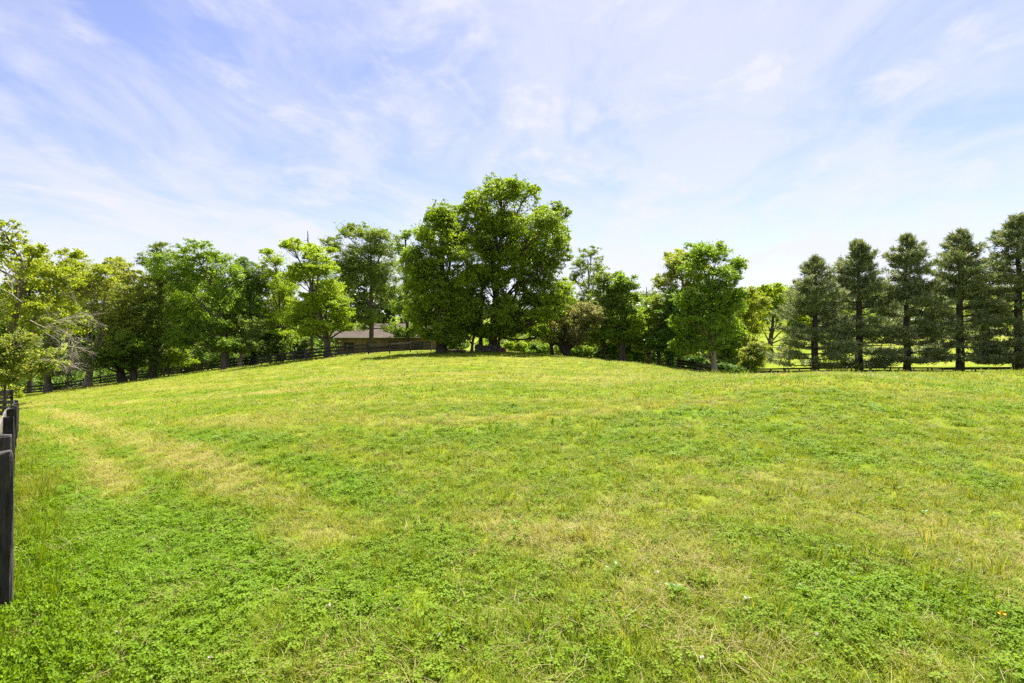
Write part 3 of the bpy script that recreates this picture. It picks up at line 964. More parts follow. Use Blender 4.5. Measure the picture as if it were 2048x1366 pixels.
SHRUBS = [(1030, 696, 26, 12, 68, 'locust', 'bright sunlit shrub right of the stone wall'), (1075, 698, 30, 12, 70, 'maple', 'leafy shrub under the right side of the great maple'),
          (1160, 704, 30, 10, 68, 'maple', 'shrub among the stems right of the crab apple'), (1215, 704, 30, 12, 72, 'dark', 'dark shrub behind the slim dark stem'),
          (1268, 708, 26, 12, 74, 'maple', 'shrub behind the twin grey trunk'), (1322, 712, 28, 14, 72, 'dark', 'dark shrub at the foot of the ivy column'),
          (1380, 722, 32, 16, 66, 'ivy', 'shrub left of the pale trunk in deep shade'), (1420, 728, 26, 14, 68, 'dark', 'dark shrub behind the pale trunk'),
          (330, 728, 34, 14, 78, 'maple', 'shrub behind the fence below the lime sapling'), (400, 718, 36, 16, 80, 'dark', 'dark shrub left of the broad maple trunk'),
          (550, 694, 26, 16, 70, 'ash', 'pale green shrub left of the locust trunk'), (605, 690, 30, 16, 72, 'ash', 'feathery shrub under the bright locust'),
          (140, 742, 34, 12, 82, 'dark', 'dark shrub behind the fence right of the bare twigs'), (215, 735, 34, 12, 84, 'maple', 'shrub behind the fence under the feathery tree'),
          (500, 706, 30, 14, 80, 'dark', 'dark shrub behind the pale low trunk'), (910, 690, 34, 10, 66, 'dark', 'dark shrub behind the logs on the knoll'),
          (975, 688, 22, 12, 76, 'locust', 'bright shrub glimpsed between the knoll trunks')]
for x, y, rx, ry, d, lf, lab in SHRUBS:
    ll = [(x + rng.uniform(-.6, .6) * rx, y + rng.uniform(-.5, .7) * ry, rx * rng.uniform(.35, .65), ry * rng.uniform(.45, .9)) for _ in range(6)]
    tree('wood_shrub', lab, 'shrub', d, ll + [(x, y + ry * .3, rx * .7, ry * .8)],
         [(x, y + ry + 6), (x, y + ry * .5)], .06, lf, 2900, .23, BARK_DARK, group='shrubs at the pasture edge', deep=.7, limbs=False)


def undergrowth(label, line, n, hgt, leaf, seed):
    """a strip of tangled growth along a line of (x, y, half width)"""
    Lp = np.array(line, float)
    t = rng.uniform(0, len(Lp) - 1, n)
    q = np.stack([np.interp(t, np.arange(len(Lp)), Lp[:, c]) for c in range(3)], 1)
    x = q[:, 0] + rng.normal(size=n) * .6
    y = q[:, 1] + rng.uniform(-1, 1, n) * q[:, 2]
    # gather the leaves into clumps
    c = 1.9
    ix, iy = np.round(x / c), np.round(y / c)
    x = ix * c + (lattice(ix, iy, seed) - .5) * c * 2 + rng.normal(size=n) * .5
    y = iy * c + (lattice(ix, iy, seed + 1) - .5) * c * 2 + rng.normal(size=n) * .5
    top = hgt * (.1 + 1.4 * fbm(x / 4, y / 4, seed + 2, 3)) * (.45 + .8 * lattice(ix, iy, seed + 3))
    z = ground(x, y) + top * rng.random(n) ** .6
    g = Geo()
    leaves_into(g, np.stack([x, y, z], 1), norm(rng.normal(size=(n, 3)) * .7 + np.array([0, 0, .4])), .30, .8, tri=True)
    tag(g.build('undergrowth', LEAF[leaf], None), label, 'undergrowth', kind='stuff')


def gp3(px_, d, w_): return ((px_ - CX) / F * d, d, w_)
undergrowth('tangled dark undergrowth behind the left fences', [gp3(-120, 82, 3), gp3(60, 81, 2.5), gp3(200, 81, 2.5), gp3(340, 79, 2.5), gp3(460, 77, 3), gp3(560, 73, 3), gp3(640, 74, 2)], 40000, 3.6, 'dark', 3)
undergrowth('tall undergrowth of the wood behind the lane on the left', [gp3(-160, 103, 3), gp3(100, 106, 3), gp3(300, 112, 3), gp3(450, 104, 3), gp3(560, 100, 3), gp3(650, 100, 2)], 44000, 6.5, 'dark', 13)
undergrowth('leafy undergrowth at the edge of the wood right of the knoll', [gp3(1010, 76, 3), gp3(1100, 75, 3), gp3(1200, 75, 3), gp3(1300, 76, 3), gp3(1400, 72, 3), gp3(1470, 70, 2)], 34000, 3.2, 'ash', 23)

# ------------------------------------------------------------------ pines
def pine(label, px_, top, depth, r0, half, lean=0, low=.10, seed=0, fork=False):
    global rng
    rng = np.random.default_rng(zlib.crc32(label.encode()) + 1)
    bx = (px_ - CX) / F * depth
    base = np.array([bx, depth, gz(bx, depth)])
    root = tag(empty('pine_tree', base), label, 'pine tree', 'row of white pines behind the crest')
    H = at(px_, top, depth)[2] - base[2]
    half = half / F * depth
    wood, crown = Geo(), Geo()
    t = np.linspace(0, 1, 12)
    T = np.stack([lean * t + rng.normal(size=12) * .05, rng.normal(size=12) * .05, -.2 + t * (H + .2)], 1)
    rad = r0 * (1 - t) ** .8 + .03
    rad[0] *= 1.25
    wood.tube(T, rad, 9, .06)
    if fork:
        T2 = T[4:] + np.stack([np.linspace(0, .9, 8), np.zeros(8), np.zeros(8)], 1)
        wood.tube(T2[:7], rad[4:11] * .7, 7, .06)
    limb = Geo()
    tips, dirs = [], []
    z = H * low
    while z < H - .25:
        f = z / H
        # widest low down, rounding in towards the top
        wid = 1.14 * half * np.interp(f, [0, .12, .40, .55, .75, .88, .95, 1], [.90, 1.02, .92, .80, .54, .29, .14, .03])
        nb = int(rng.integers(5, 8)) + (1 if .5 < f < .86 else 0)
        a0 = rng.uniform(0, 6.28)
        for b in range(nb):
            if rng.random() < (.30 if f < .5 else .18): continue
            a = a0 + b * 6.283 / nb + rng.uniform(-.3, .3)
            Lb = max(wid * rng.uniform(.50, 1.10), .35)
            rise = np.interp(f, [0, .35, .7, .85, 1], [-.20, .0, .16, .24, .6]) + rng.normal() * .07
            s = np.linspace(0, 1, 6)
            p = np.stack([np.cos(a) * Lb * s, np.sin(a) * Lb * s, rise * Lb * s + .22 * Lb * s ** 2.2], 1)
            p += np.array([np.interp(z, T[:, 2], T[:, 0]), 0, z + rng.uniform(-.07, .07)])
            limb.tube(p, np.linspace(.028 + Lb * .012, .008, 6), 4)
            # side shoots carry the needle tufts in flat plates
            nt = int(6 + Lb * 13)
            st = rng.uniform(.28 if f < .5 else .05, 1.0, nt) ** .75
            q = np.stack([np.interp(st, s, p[:, c]) for c in range(3)], 1)
            side = np.array([-np.sin(a), np.cos(a), 0])
            sp = rng.normal(size=nt) * .26 * Lb * (1.15 - st * .6)
            q = q + side * sp[:, None] + np.array([np.cos(a), np.sin(a), 0]) * (np.abs(sp) * .45)[:, None]
            q[:, 2] += rng.normal(size=nt) * .08 + .05
            tips.append(q)
            d = np.array([np.cos(a) * .7, np.sin(a) * .7, .55]) + side * np.sign(sp)[:, None] * .45
            dirs.append(norm(d))
        z += np.interp(f, [0, .5, .8, 1], [.92, .78, .60, .42]) * rng.uniform(.7, 1.35) * H / 17
    q = np.concatenate(tips); d = np.concatenate(dirs)
    nn = 10
    P = np.repeat(q, nn, 0)
    D = norm(np.repeat(d, nn, 0) + rng.normal(size=P.shape) * .62)
    P = P + rng.normal(size=P.shape) * .12
    Ln = rng.uniform(.26, .50, len(P))[:, None]
    wv = norm(np.cross(D, rand_dirs(len(P)))) * .042
    V = np.stack([P - wv * 1.15, P + wv * 1.15, P + D * Ln], 1)
    crown.add(V.reshape(-1, 3), np.arange(3 * len(P)).reshape(-1, 3))
    wood.build('trunk', BARK_DARK, root, smooth=True)
    limb.build('limbs', BARK_DARK, root, smooth=True)
    crown.build('needles', LEAF['pine'], root)
    return root


pine('shortest pine of the row, nearest the green far slope', 1630, 516, 62, .42, 68)
pine('pine with a low fork and tan needles, second in the row', 1718, 478, 63, .46, 66, low=.09)
pine('straight trunked pine standing in the middle of the row', 1813, 470, 62, .40, 68, low=.12)
pine('double topped pine with a bare lower trunk, fourth in the row', 1919, 457, 61, .46, 72, low=.13, fork=True)
pine('tallest pine of the row, cut by the right edge', 2037, 428, 59, .52, 82, low=.10)
pine('pine of the row just beyond the right edge', 2165, 440, 60, .48, 74)

# far wooded hills across the valley
n = 42000
x = rng.uniform(60, 620, n); y = rng.uniform(260, 620, n)
x = np.where(rng.random(n) < .12, rng.uniform(-560, 100, n), x)
keep = fbm(x / 60, y / 60, 77, 3) > np.where(y < 300, .56, .34)
x, y = x[keep], y[keep]
cell = 9.0
ix, iy = np.round(x / cell), np.round(y / cell)
cxx = (ix + (lattice(ix, iy, 3) - .5) * .8) * cell
cyy = (iy + (lattice(ix, iy, 4) - .5) * .8) * cell
hh = 9 + 8 * lattice(ix, iy, 5)
d = rand_dirs(len(x)); d[:, 2] = np.abs(d[:, 2])
r = rng.uniform(.7, 1.05, len(x))[:, None]
P = np.stack([cxx, cyy, ground(cxx, cyy) + hh * .35], 1) + d * r * np.stack([np.full(len(x), 5.2), np.full(len(x), 5.2), hh * .65], 1)
fw = Geo()
leaves_into(fw, P, norm(d + rng.normal(size=d.shape) * .4), 2.6, .9, tri=True)
tag(fw.build('woodland', LEAF['far']), 'hazy wooded hills far across the valley', 'woodland', kind='stuff')

# ------------------------------------------------------------------ fences
def post_mesh(name, w_, h_, mat, jit=.006):
    g = Geo()
    x = w_ / 2
    lev = [(-.35, 1.0), (0, 1.0), (h_ * .35, .99), (h_ * .7, .985), (h_ - .03, .97), (h_, .84)]
    ring = np.array([(-1, -.82), (-.82, -1), (.82, -1), (1, -.82), (1, .82), (.82, 1), (-.82, 1), (-1, .82)]) * x
    V = np.concatenate([np.concatenate([ring * s + rng.uniform(-jit, jit, ring.shape), np.full((8, 1), z) + (rng.uniform(-.012, .012, (8, 1)) if q == 5 else 0)], 1)
                        for q, (z, s) in enumerate(lev)])
    i = np.arange(len(lev) - 1)[:, None] * 8
    j = np.arange(8)[None]
    g.add(V, np.stack([i + j, i + (j + 1) % 8, i + 8 + (j + 1) % 8, i + 8 + j], -1).reshape(-1, 4))
    g.f.append(np.arange(8)[None] + (len(lev) - 1) * 8)
    return g.mesh(name, mat)


def board_mesh(name, mat, w_=.028, h_=.145):
    """unit length along x, slightly warped, with eased edges"""
    g = Geo()
    xs = np.linspace(0, 1, 5)
    ring = np.array([(-1, -.9), (-.7, -1), (.7, -1), (1, -.9), (1, .9), (.7, 1), (-.7, 1), (-1, .9)]) * np.array([w_ / 2, h_ / 2])
    V = []
    for q in xs:
        V.append(np.concatenate([np.full((8, 1), q), ring + rng.uniform(-.004, .004, (1, 2)) + rng.uniform(-.002, .002, ring.shape)], 1))
    V = np.concatenate(V)
    i = np.arange(4)[:, None] * 8
    j = np.arange(8)[None]
    g.add(V, np.stack([i + j, i + 8 + j, i + 8 + (j + 1) % 8, i + (j + 1) % 8], -1).reshape(-1, 4))
    g.f.append(np.arange(8)[None]); g.f.append(np.arange(8)[None] + 32)
    return g.mesh(name, mat)


PM = [post_mesh('post', .135, 1.3, POST) for _ in range(3)]
BM = [board_mesh('board', BOARD) for _ in range(3)]
GBM = [board_mesh('board', GREYBOARD) for _ in range(2)]


def fence(name, label, line, step=2.44,  h=1.25, boards=(.30, .62, .94, 1.17), side=1, wide=1.0, grey=(), group='black board fences'):
    line = np.array(line, float)
    seg = np.hypot(*np.diff(line, axis=0).T)
    s = np.concatenate([[0], np.cumsum(seg)])
    n_ = max(int(round(s[-1] / step)), 1) if step else len(line) - 1
    t = np.linspace(0, s[-1], n_ + 1) if step else s
    P = np.stack([np.interp(t, s, line[:, 0]), np.interp(t, s, line[:, 1])], 1)
    Z = ground(P[:, 0], P[:, 1])
    root = tag(empty(name, (*P[0], Z[0])), label, 'fence', group)
    o = np.array([*P[0], Z[0]])
    for k in range(n_ + 1):
        dx = P[min(k + 1, n_)] - P[max(k - 1, 0)]
        rz = math.atan2(dx[1], dx[0])
        link('post', PM[k % 3], root, np.array([*P[k], Z[k]]) - o, (rng.normal() * .012, rng.normal() * .012, rz), (wide, wide, h / 1.3 * rng.uniform(.985, 1.03)))
    for k in range(n_):
        a, b = P[k], P[k + 1]
        dv = b - a
        L = np.hypot(*dv)
        nv = np.array([-dv[1], dv[0]]) / L * side * (.0675 * wide + .016)
        rz = math.atan2(dv[1], dv[0])
        for q, zb in enumerate(boards):
            j0, j1 = rng.normal() * .010, rng.normal() * .010
            z0, z1 = Z[k] + zb + j0, Z[k + 1] + zb + j1
            pit = -math.atan2(z1 - z0, L)
            me = GBM[q % 2] if (k, q) in grey else BM[(k + q) % 3]
            ob = link('board', me, root, np.array([a[0] + nv[0], a[1] + nv[1], z0]) - o, (0, pit, rz), (math.hypot(L, z1 - z0) - .004, 1, 1.0 if step == 0 else 1.4))
            if (k, q) in grey: ob['label'] = 'board weathered to grey'
    return root, P


def gpt(px_, d):
    return ((px_ - CX) / F * d, d)


# the near fence runs down the left edge, then swings away to the left
fence('board_fence', 'near black board fence running down the left edge of the pasture',
      [(-2.1, 1.5), gpt(-1, 3.78), gpt(9, 6.4), gpt(18, 8.6), gpt(22, 11.2), gpt(26, 13.6), gpt(29, 16.2), gpt(32, 19), gpt(34, 22.3), (-24.4, 24.6), (-27.3, 26), (-30.2, 26.6), (-33, 26.8)],
      0, 1.22, (.26, .56, .86, 1.13), side=1, wide=1.0, grey=((1, 3), (2, 3), (3, 3), (4, 3)))
fence('board_fence', 'grey weathered fence end behind the near fence at the left edge', [gpt(-140, 36), gpt(-60, 38), gpt(16, 39), gpt(24, 40)], 2.3, 1.2,
      (.3, .62, .94, 1.12), grey=[(a, b) for a in range(12) for b in range(4)])
fence('board_fence', 'black board fence behind the left row of trees', [gpt(-60, 66), gpt(20, 69), gpt(137, 72), gpt(250, 72), (gpt(340, 71)), gpt(450, 69), gpt(560, 64), gpt(612, 61)],
      2.44, 1.3, (.35, .72, 1.12))
fence('board_fence', 'far black fence along the lane, seen through the left fence', [gpt(-80, 84), gpt(60, 88), gpt(200, 90), gpt(340, 88), gpt(470, 84), gpt(600, 74)], 2.6, 1.3, (.35, .75, 1.15))
fence('board_fence', 'three board black fence in front of the barn', [gpt(614, 60.5), gpt(640, 60), gpt(740, 60.5), gpt(800, 61), gpt(862, 61)], 2.44, 1.3, (.38, .78, 1.18),
      grey=((3, 2), (4, 2)))
fence('board_fence', 'black fence sinking behind the low dark bush on the slope', [gpt(1355, 60), gpt(1400, 58), gpt(1450, 57), gpt(1480, 57)], 2.44, 1.1, (.35, .72, 1.0))
fence('board_fence', 'black board fence along the foot of the pines', [gpt(1508, 70), gpt(1570, 66), gpt(1640, 64.5), gpt(1813, 64.5), gpt(2040, 63), gpt(2300, 62)], 2.44, 1.35, (.45, .85, 1.25))
fence('board_fence', 'four board fence with a taller gate post in the valley', [gpt(1512, 96), gpt(1560, 96), gpt(1700, 97), gpt(1850, 97), gpt(2060, 97)], 2.7, 1.5, (.35, .72, 1.09, 1.44), wide=1.3)
fence('board_fence', 'distant dark fence at the top of the far slope', [gpt(1545, 182), gpt(1640, 183), gpt(1760, 184), gpt(1900, 184), gpt(2080, 184)], 3.4, 1.35, (.5, 1.2), wide=1.3)
# corner post pair and the taller gate post
for (x, y), hgt, lab in ((gpt(611, 60.6), 1.55, 'thick black corner post where the two fences meet'), (gpt(1568, 95), 1.75, 'tall gate post standing above the valley fence')):
    g = Geo()
    o = link('fence_post', PM[1], None, (x, y, gz(x, y)), (0, 0, .3), (1.7, 1.7, hgt / 1.3))
    tag(o, lab, 'post')

# ------------------------------------------------------------------ barn
bd = 82.0
b0, b1 = at(668, 700, bd), at(905, 700, bd)
blen = b1[0] - b0[0]
bz = min(gz(b0[0], bd), gz(b1[0], bd)) - .3
barn = tag(empty('barn', (b0[0], bd, bz), math.radians(-4)), 'long low tan barn with brown shingle roof behind the fence', 'barn')
zt = at(0, 675, bd)[2] - bz
zr = at(0, 650, bd)[2] - bz + .35
dep = 9.0
g = Geo()
g.box((blen / 2, dep / 2 + .05, zt / 2), (blen - .1, dep, zt))
g.build('wall', TAN, barn)
bw = .41
nb = int(blen / bw)
bm_ = Geo(); bm_.box((0, 0, .5), (1, .04, 1)); bm_ = bm_.mesh('siding_board', TAN)
zt_f = zt
wins = [(691, 708, 685.5, 701), (735, 752, 685, 698), (780, 796.5, 683, 697), (832, 848, 684, 697)]
W = [((a - 668) / F * bd, (b - 668) / F * bd, at(0, d2, bd)[2] - bz, at(0, c, bd)[2] - bz) for a, b, c, d2 in wins]
for k in range(nb):
    xc = (k + .5) * blen / nb
    bwk = blen / nb - .018
    hit = [q for q in W if q[0] < xc < q[1]]
    if hit:
        q = hit[0]
        link('siding_board', bm_, barn, (xc, -.02, 0), None, (bwk, 1, q[2]))
        link('siding_board', bm_, barn, (xc, -.02, q[3]), None, (bwk, 1, zt_f - q[3]))
    else:
        link('siding_board', bm_, barn, (xc, -.02 - (k % 2) * .012, 0), None, (bwk, 1, zt_f))
for a, b, zl, zh in W:
    g = Geo()
    for c, s in (((a, -.06, (zl + zh) / 2), (.09, .08, zh - zl + .1)), ((b, -.06, (zl + zh) / 2), (.09, .08, zh - zl + .1)),
                 (((a + b) / 2, -.058, zl), (b - a, .08, .09)), (((a + b) / 2, -.058, zh), (b - a, .08, .09))):
        g.box(c, s)
    fr = g.build('window', BARK_DARK, barn)
    g = Geo(); g.box(((a + b) / 2, -.028, (zl + zh) / 2), (b - a - .08, .012, zh - zl - .08)); g.build('pane', DARK, fr)
    g = Geo(); g.box(((a + b) / 2, -.045, (zl + zh) / 2), (.04, .02, zh - zl - .09)); g.build('mullion', BARK_DARK, fr)
ov = .7
g = Geo()
rows = 15
for sgn in (0, 1):
    for k in range(rows):
        t0, t1 = k / rows, (k + 1.12) / rows
        y0 = -ov + t0 * (dep / 2 + ov); y1 = -ov + t1 * (dep / 2 + ov)
        z0 = zt - .1 + t0 * (zr - zt + .1) + .05; z1 = zt - .1 + t1 * (zr - zt + .1) + .005
        if sgn: y0, y1 = dep - y0, dep - y1
        m_ = 26
        xs = np.linspace(-.6, blen + .6, m_ + 1) + np.where((np.arange(m_ + 1) % m_) > 0, rng.uniform(-.12, .12, m_ + 1), 0)
        for q in range(m_):
            dz = rng.uniform(0, .02)
            a = [(xs[q], y0, z0 + dz), (xs[q + 1] - .015, y0, z0 + dz), (xs[q + 1] - .015, y1, z1), (xs[q], y1, z1)]
            b = [(x_, y_, z_ - .05) for x_, y_, z_ in a]
            g.add(a + b, [(0, 1, 2, 3), (4, 7, 6, 5), (0, 4, 5, 1), (1, 5, 6, 2), (2, 6, 7, 3), (3, 7, 4, 0)])
rf = g.build('roof', ROOFB, barn)
g = Geo(); g.box((blen / 2, -ov + .02, zt - .14), (blen + 1.2, .05, .16)); g.build('fascia', BARK_DARK, barn)
g = Geo(); g.box((blen / 2, -ov - .05, zt - .03), (blen + 1.2, .12, .09)); g.build('gutter', TRIMW, barn)
g = Geo()
for k in range(9):
    g.box((.62 + (k % 2) * .05, -.07, .16 + k * .3), (.34, .10, .27), jit=.015)
g.build('quoin', STONE, barn)['kind'] = 'stuff'
g = Geo(); g.tube(np.array([(.18, -.12, 0), (.18, -.12, zt - .3), (.18, -ov, zt - .1)]), .05, 6); g.build('downspout', TRIMW, barn)
for s in (0, 1):
    g = Geo()
    xg = -.01 if s == 0 else blen + .01
    g.add([(xg, 0, zt), (xg, dep, zt), (xg, dep / 2, zr - .1)], [(0, 1, 2)])
    g.add([(xg + .06 * (1 if s == 0 else -1), 0, zt), (xg + .06 * (1 if s == 0 else -1), dep, zt), (xg + .06 * (1 if s == 0 else -1), dep / 2, zr - .1)], [(0, 2, 1)])
    g.build('gable', TAN, barn)

# ------------------------------------------------------------------ stone wall, logs and box on the knoll
sx0, sx1, sd_ = at(951, 700, 57)[0], at(996, 700, 57)[0], 57.2
wz = gz((sx0 + sx1) / 2, sd_)
wall = tag(empty('stone_wall', (sx0, sd_, wz)), 'low dry stone wall around the foot of the great maple', 'stone wall')
def rock_mesh():
    g = Geo()
    g.box((0, 0, 0), (1, 1, 1), jit=.13)
    return g.mesh('stone', STONE)
RM = [rock_mesh() for _ in range(6)]
Lw = sx1 - sx0
for k in range(6):
    x = -.1
    while x < Lw:
        w_ = rng.uniform(.26, .5)
        if not (k == 5 and rng.random() < .45):
            link('stone', RM[rng.integers(6)], wall, (x + w_ / 2, rng.uniform(-.06, .06), -.05 + k * .15 + .075), (rng.normal() * .05, rng.normal() * .05, rng.normal() * .12),
                 (w_ * .95, .45, .15))
        x += w_
for k, (px_, py_, L_, a_, lab) in enumerate([(905, 703, 1.6, .2, 'pale cut log lying under the round dense maple'), (922, 702, 1.2, -.5, 'short log lying left of the stone wall')]):
    x = (px_ - CX) / F * 56
    root = tag(empty('log', (x, 56, gz(x, 56) + .13), a_), lab, 'log')
    g = Geo(); g.tube(np.array([(-L_ / 2, 0, 0), (0, .02, .01), (L_ / 2, 0, 0)]), [.16, .15, .14], 9, .05); g.build('bark', BARK, root, smooth=True)
    for s in (-1, 1):
        g = Geo(); th = np.linspace(0, 2 * np.pi, 10)[:-1]
        g.add(np.stack([np.full(9, s * (L_ / 2 + .004)), .135 * np.cos(th), .135 * np.sin(th)], 1), [list(range(9))])
        g.build('cut_end', PALE, root)
x = at(1006, 700, 57.5)[0]
bx_ = tag(empty('feed_box', (x, 57.5, gz(x, 57.5))), 'small red wooden feed box with a pale sloping lid beside the stone wall', 'box')
g = Geo()
V = np.array([(-.38, -.3, 0), (.34, -.3, 0), (.34, .3, 0), (-.38, .3, 0), (-.38, -.3, .55), (.34, -.3, .42), (.34, .3, .42), (-.38, .3, .55)])
g.add(V, [(0, 3, 2, 1), (4, 5, 6, 7), (0, 1, 5, 4), (1, 2, 6, 5), (2, 3, 7, 6), (3, 0, 4, 7)])
g.build('body', RED, bx_)
g = Geo()
V2 = np.array([(-.45, -.36, .565), (.42, -.36, .405), (.42, .36, .405), (-.45, .36, .565)])
g.add(np.concatenate([V2 + np.array([0, 0, .005]), V2 + np.array([0, 0, .045])]), [(0, 3, 2, 1), (4, 5, 6, 7), (0, 1, 5, 4), (1, 2, 6, 5), (2, 3, 7, 6), (3, 0, 4, 7)])
g.build('lid', PALE, bx_)

# ------------------------------------------------------------------ lane, white porch and the house across the valley
lx = [gpt(-200, 92), gpt(0, 95), gpt(140, 97), gpt(260, 98), gpt(400, 96), gpt(560, 92)]
L0 = np.array(lx)
tt = np.linspace(0, len(L0) - 1, 40)
LP = np.stack([np.interp(tt, np.arange(len(L0)), L0[:, c]) for c in (0, 1)], 1)
V = []
for off in (-1.6, 0, 1.6):
    V.append(np.stack([LP[:, 0], LP[:, 1] + off, ground(LP[:, 0], LP[:, 1] + off) + .05], 1))
V = np.stack(V, 1)
g = Geo()
i = np.arange(39)[:, None] * 3
j = np.arange(2)[None]
g.add(V.reshape(-1, 3), np.stack([i + j, i + 3 + j, i + 4 + j, i + 1 + j], -1).reshape(-1, 4))
tag(g.build('lane', GRAVEL, smooth=True), 'pale gravel lane behind the left fences', None, kind='structure')

x, y = gpt(286, 108)
z = gz(x, y)
po = tag(empty('white_shed', (x, y, z), .1), 'small white open fronted shed glimpsed between trunks on the left', 'shed')
g = Geo(); g.box((0, 1.6, 1.2), (3.4, .1, 2.4)); g.build('wall', TRIMW, po)
for q in (-1.6, -.8, 0, .8, 1.6):
    g = Geo(); g.box((q, 0, 1.15), (.16, .16, 2.3)); g.build('post', TRIMW, po)
g = Geo(); g.box((0, .8, 2.45), (3.9, 2.4, .12)); g.build('roof', ROOFG, po)
g = Geo(); g.box((0, 0, .9), (3.1, .07, .1)); g.build('rail', TRIMW, po)

hd = 235.0
hx, hy = gpt(1832, hd)
hz = gz(hx, hy) - .3
house = tag(empty('brick_house', (hx, hy, hz), -.15), 'brick house with grey roof half hidden behind the middle pines', 'house')
HW, HD, HH, HR = 15.0, 9.0, 5.6, 9.2
g = Geo(); g.box((0, 0, HH / 2), (HW, HD, HH)); g.build('wall', BRICK, house)
for s in (-1, 1):
    g = Geo()
    y0, y1 = s * (HD / 2 + .5), 0
    a = np.array([(-HW / 2 - .4, y0, HH - .3), (HW / 2 + .4, y0, HH - .3), (HW / 2 + .4, y1, HR), (-HW / 2 - .4, y1, HR)])
    g.add(np.concatenate([a, a + np.array([0, 0, .18])]), [(0, 1, 2, 3), (4, 7, 6, 5), (0, 4, 5, 1), (1, 5, 6, 2), (2, 6, 7, 3), (3, 7, 4, 0)])
    g.build('roof', ROOFG, house)
for s in (-1, 1):
    g = Geo()
    g.add([(s * HW / 2, -HD / 2, HH), (s * HW / 2, HD / 2, HH), (s * HW / 2, 0, HR - .05)], [(0, 1, 2)])
    g.build('gable', TRIMW, house)
# a white gabled dormer on the near slope
g = Geo()
g.box((-3.5, -3.0, HH + 1.2), (3.0, 2.4, 1.9))
g.add([(-5.1, -4.3, HH + 2.15), (-1.9, -4.3, HH + 2.15), (-3.5, -4.3, HH + 3.6), (-5.1, -1.2, HH + 2.15), (-1.9, -1.2, HH + 2.15), (-3.5, -1.2, HH + 3.6)], [(0, 1, 4, 3), (1, 2, 5, 4), (2, 0, 3, 5)])
g.add([(-5.1, -4.3, HH + 2.15), (-1.9, -4.3, HH + 2.15), (-3.5, -4.3, HH + 3.6)], [(0, 1, 2)])
g.build('dormer', TRIMW, house)
for xw in (-5.6, -2.6, .4, 3.4, 6.0):
    for zw in (1.6, 4.2):
        fr = Geo()
        fr.box((xw, -HD / 2 - .04, zw), (1.5, .1, 1.9))
        f_ = fr.build('window', TRIMW, house)
        g = Geo(); g.box((xw, -HD / 2 - .10, zw), (1.05, .04, 1.5)); g.build('pane', DARK, f_)
        g = Geo(); g.box((xw, -HD / 2 - .125, zw), (1.05, .03, .07)); g.build('mullion', TRIMW, f_)
g = Geo(); g.box((HW / 2 - 2, 0, HR + .4), (1.0, .8, 2.0)); g.build('chimney', BRICK, house)


# ------------------------------------------------------------------ the sward up close
def blades(n, h, w_, spread, bend, seg=3, flop=0.0):
    g = Geo()
    a = rng.uniform(0, 2 * np.pi, n)
    r = spread * np.sqrt(rng.random(n))
    b = np.stack([r * np.cos(a), r * np.sin(a), np.zeros(n)], 1)
    ld = a + rng.normal(size=n) * 1.2
    lean = np.stack([np.cos(ld), np.sin(ld), np.zeros(n)], 1)
    hh = h * rng.uniform(.45, 1.15, n)
    side = np.stack([-np.sin(ld + rng.normal(size=n) * .5), np.cos(ld), np.zeros(n)], 1)
    bn = bend * rng.uniform(.3, 1.4, n)
    V = []
    for k in range(seg + 1):
        t = k / seg
        c = b + lean * (hh * bn * t ** 1.7)[:, None] + np.array([0, 0, 1.0]) * (hh * (t - flop * t * t))[:, None]
        wd = side * (w_ * rng.uniform(.8, 1.2, n) * (1 - t ** 1.6) * .5 + .0002)[:, None]
        V += [c - wd, c + wd]
    V = np.stack(V, 1)
    m_ = 2 * (seg + 1)
    f = []
    for k in range(seg):
        f.append(np.array([2 * k, 2 * k + 1, 2 * k + 3, 2 * k + 2])[None] + np.arange(n)[:, None] * m_)
    g.add(V.reshape(-1, 3), np.concatenate(f))
    return g


def clover(n, spread, h):
    g = Geo()
    for k in range(n):
        a = rng.uniform(0, 6.283); r = spread * math.sqrt(rng.random())
        c = np.array([r * math.cos(a), r * math.sin(a), h * rng.uniform(.45, 1.1)])
        nrm = norm(np.array([rng.normal() * .38, rng.normal() * .38, 1.0]))
        t1 = norm(np.cross(nrm, rand_dirs(1)[0])); t2 = np.cross(nrm, t1)
        s = rng.uniform(.008, .0135)
        for q in range(3):
            th = q * 2.094 + .3
            d = t1 * math.cos(th) + t2 * math.sin(th)
            e = np.cross(nrm, d)
            V = [c + d * s * .12, c + d * s * .8 + e * s * .62 + nrm * s * .22, c + d * s * 1.5 + e * s * .5 + nrm * s * .1, c + d * s * 1.55,
                 c + d * s * 1.5 - e * s * .5 + nrm * s * .1, c + d * s * .8 - e * s * .62 + nrm * s * .22]
            g.add(V, [(0, 1, 2, 3), (0, 3, 4, 5)])
        p = np.array([(r * math.cos(a) * .7, r * math.sin(a) * .7, 0), c])
        e = np.array([.0008, 0, 0])
        g.add([p[0] - e, p[0] + e, p[1] + e, p[1] - e], [(0, 1, 2, 3)])
    return g


PROTO = []
def proto(name, g, mat):
    me = g.mesh(name, mat)
    o = bpy.data.objects.new(name, me)          # only referenced by the node tree, never placed
    PROTO.append(o)
for k in range(3): proto('grass_tuft', blades(38, .055, .0042, .080, 1.1), BLADE)          # 0-2
for k in range(3): proto('clover_clump', clover(13, .075, .055), CLOVER)                   # 3-5
for k in range(2): proto('straw_tuft', blades(16, .11, .0030, .09, 1.5, 3, .55), STRAW)    # 6-7
for k in range(2): proto('tall_tuft', blades(26, .15, .0052, .05, .5), BLADE)              # 8-9
for k in range(2): proto('coarse_tuft', blades(16, .070, .011, .10, .9, 2), BLADE)         # 10-11 (farther off)


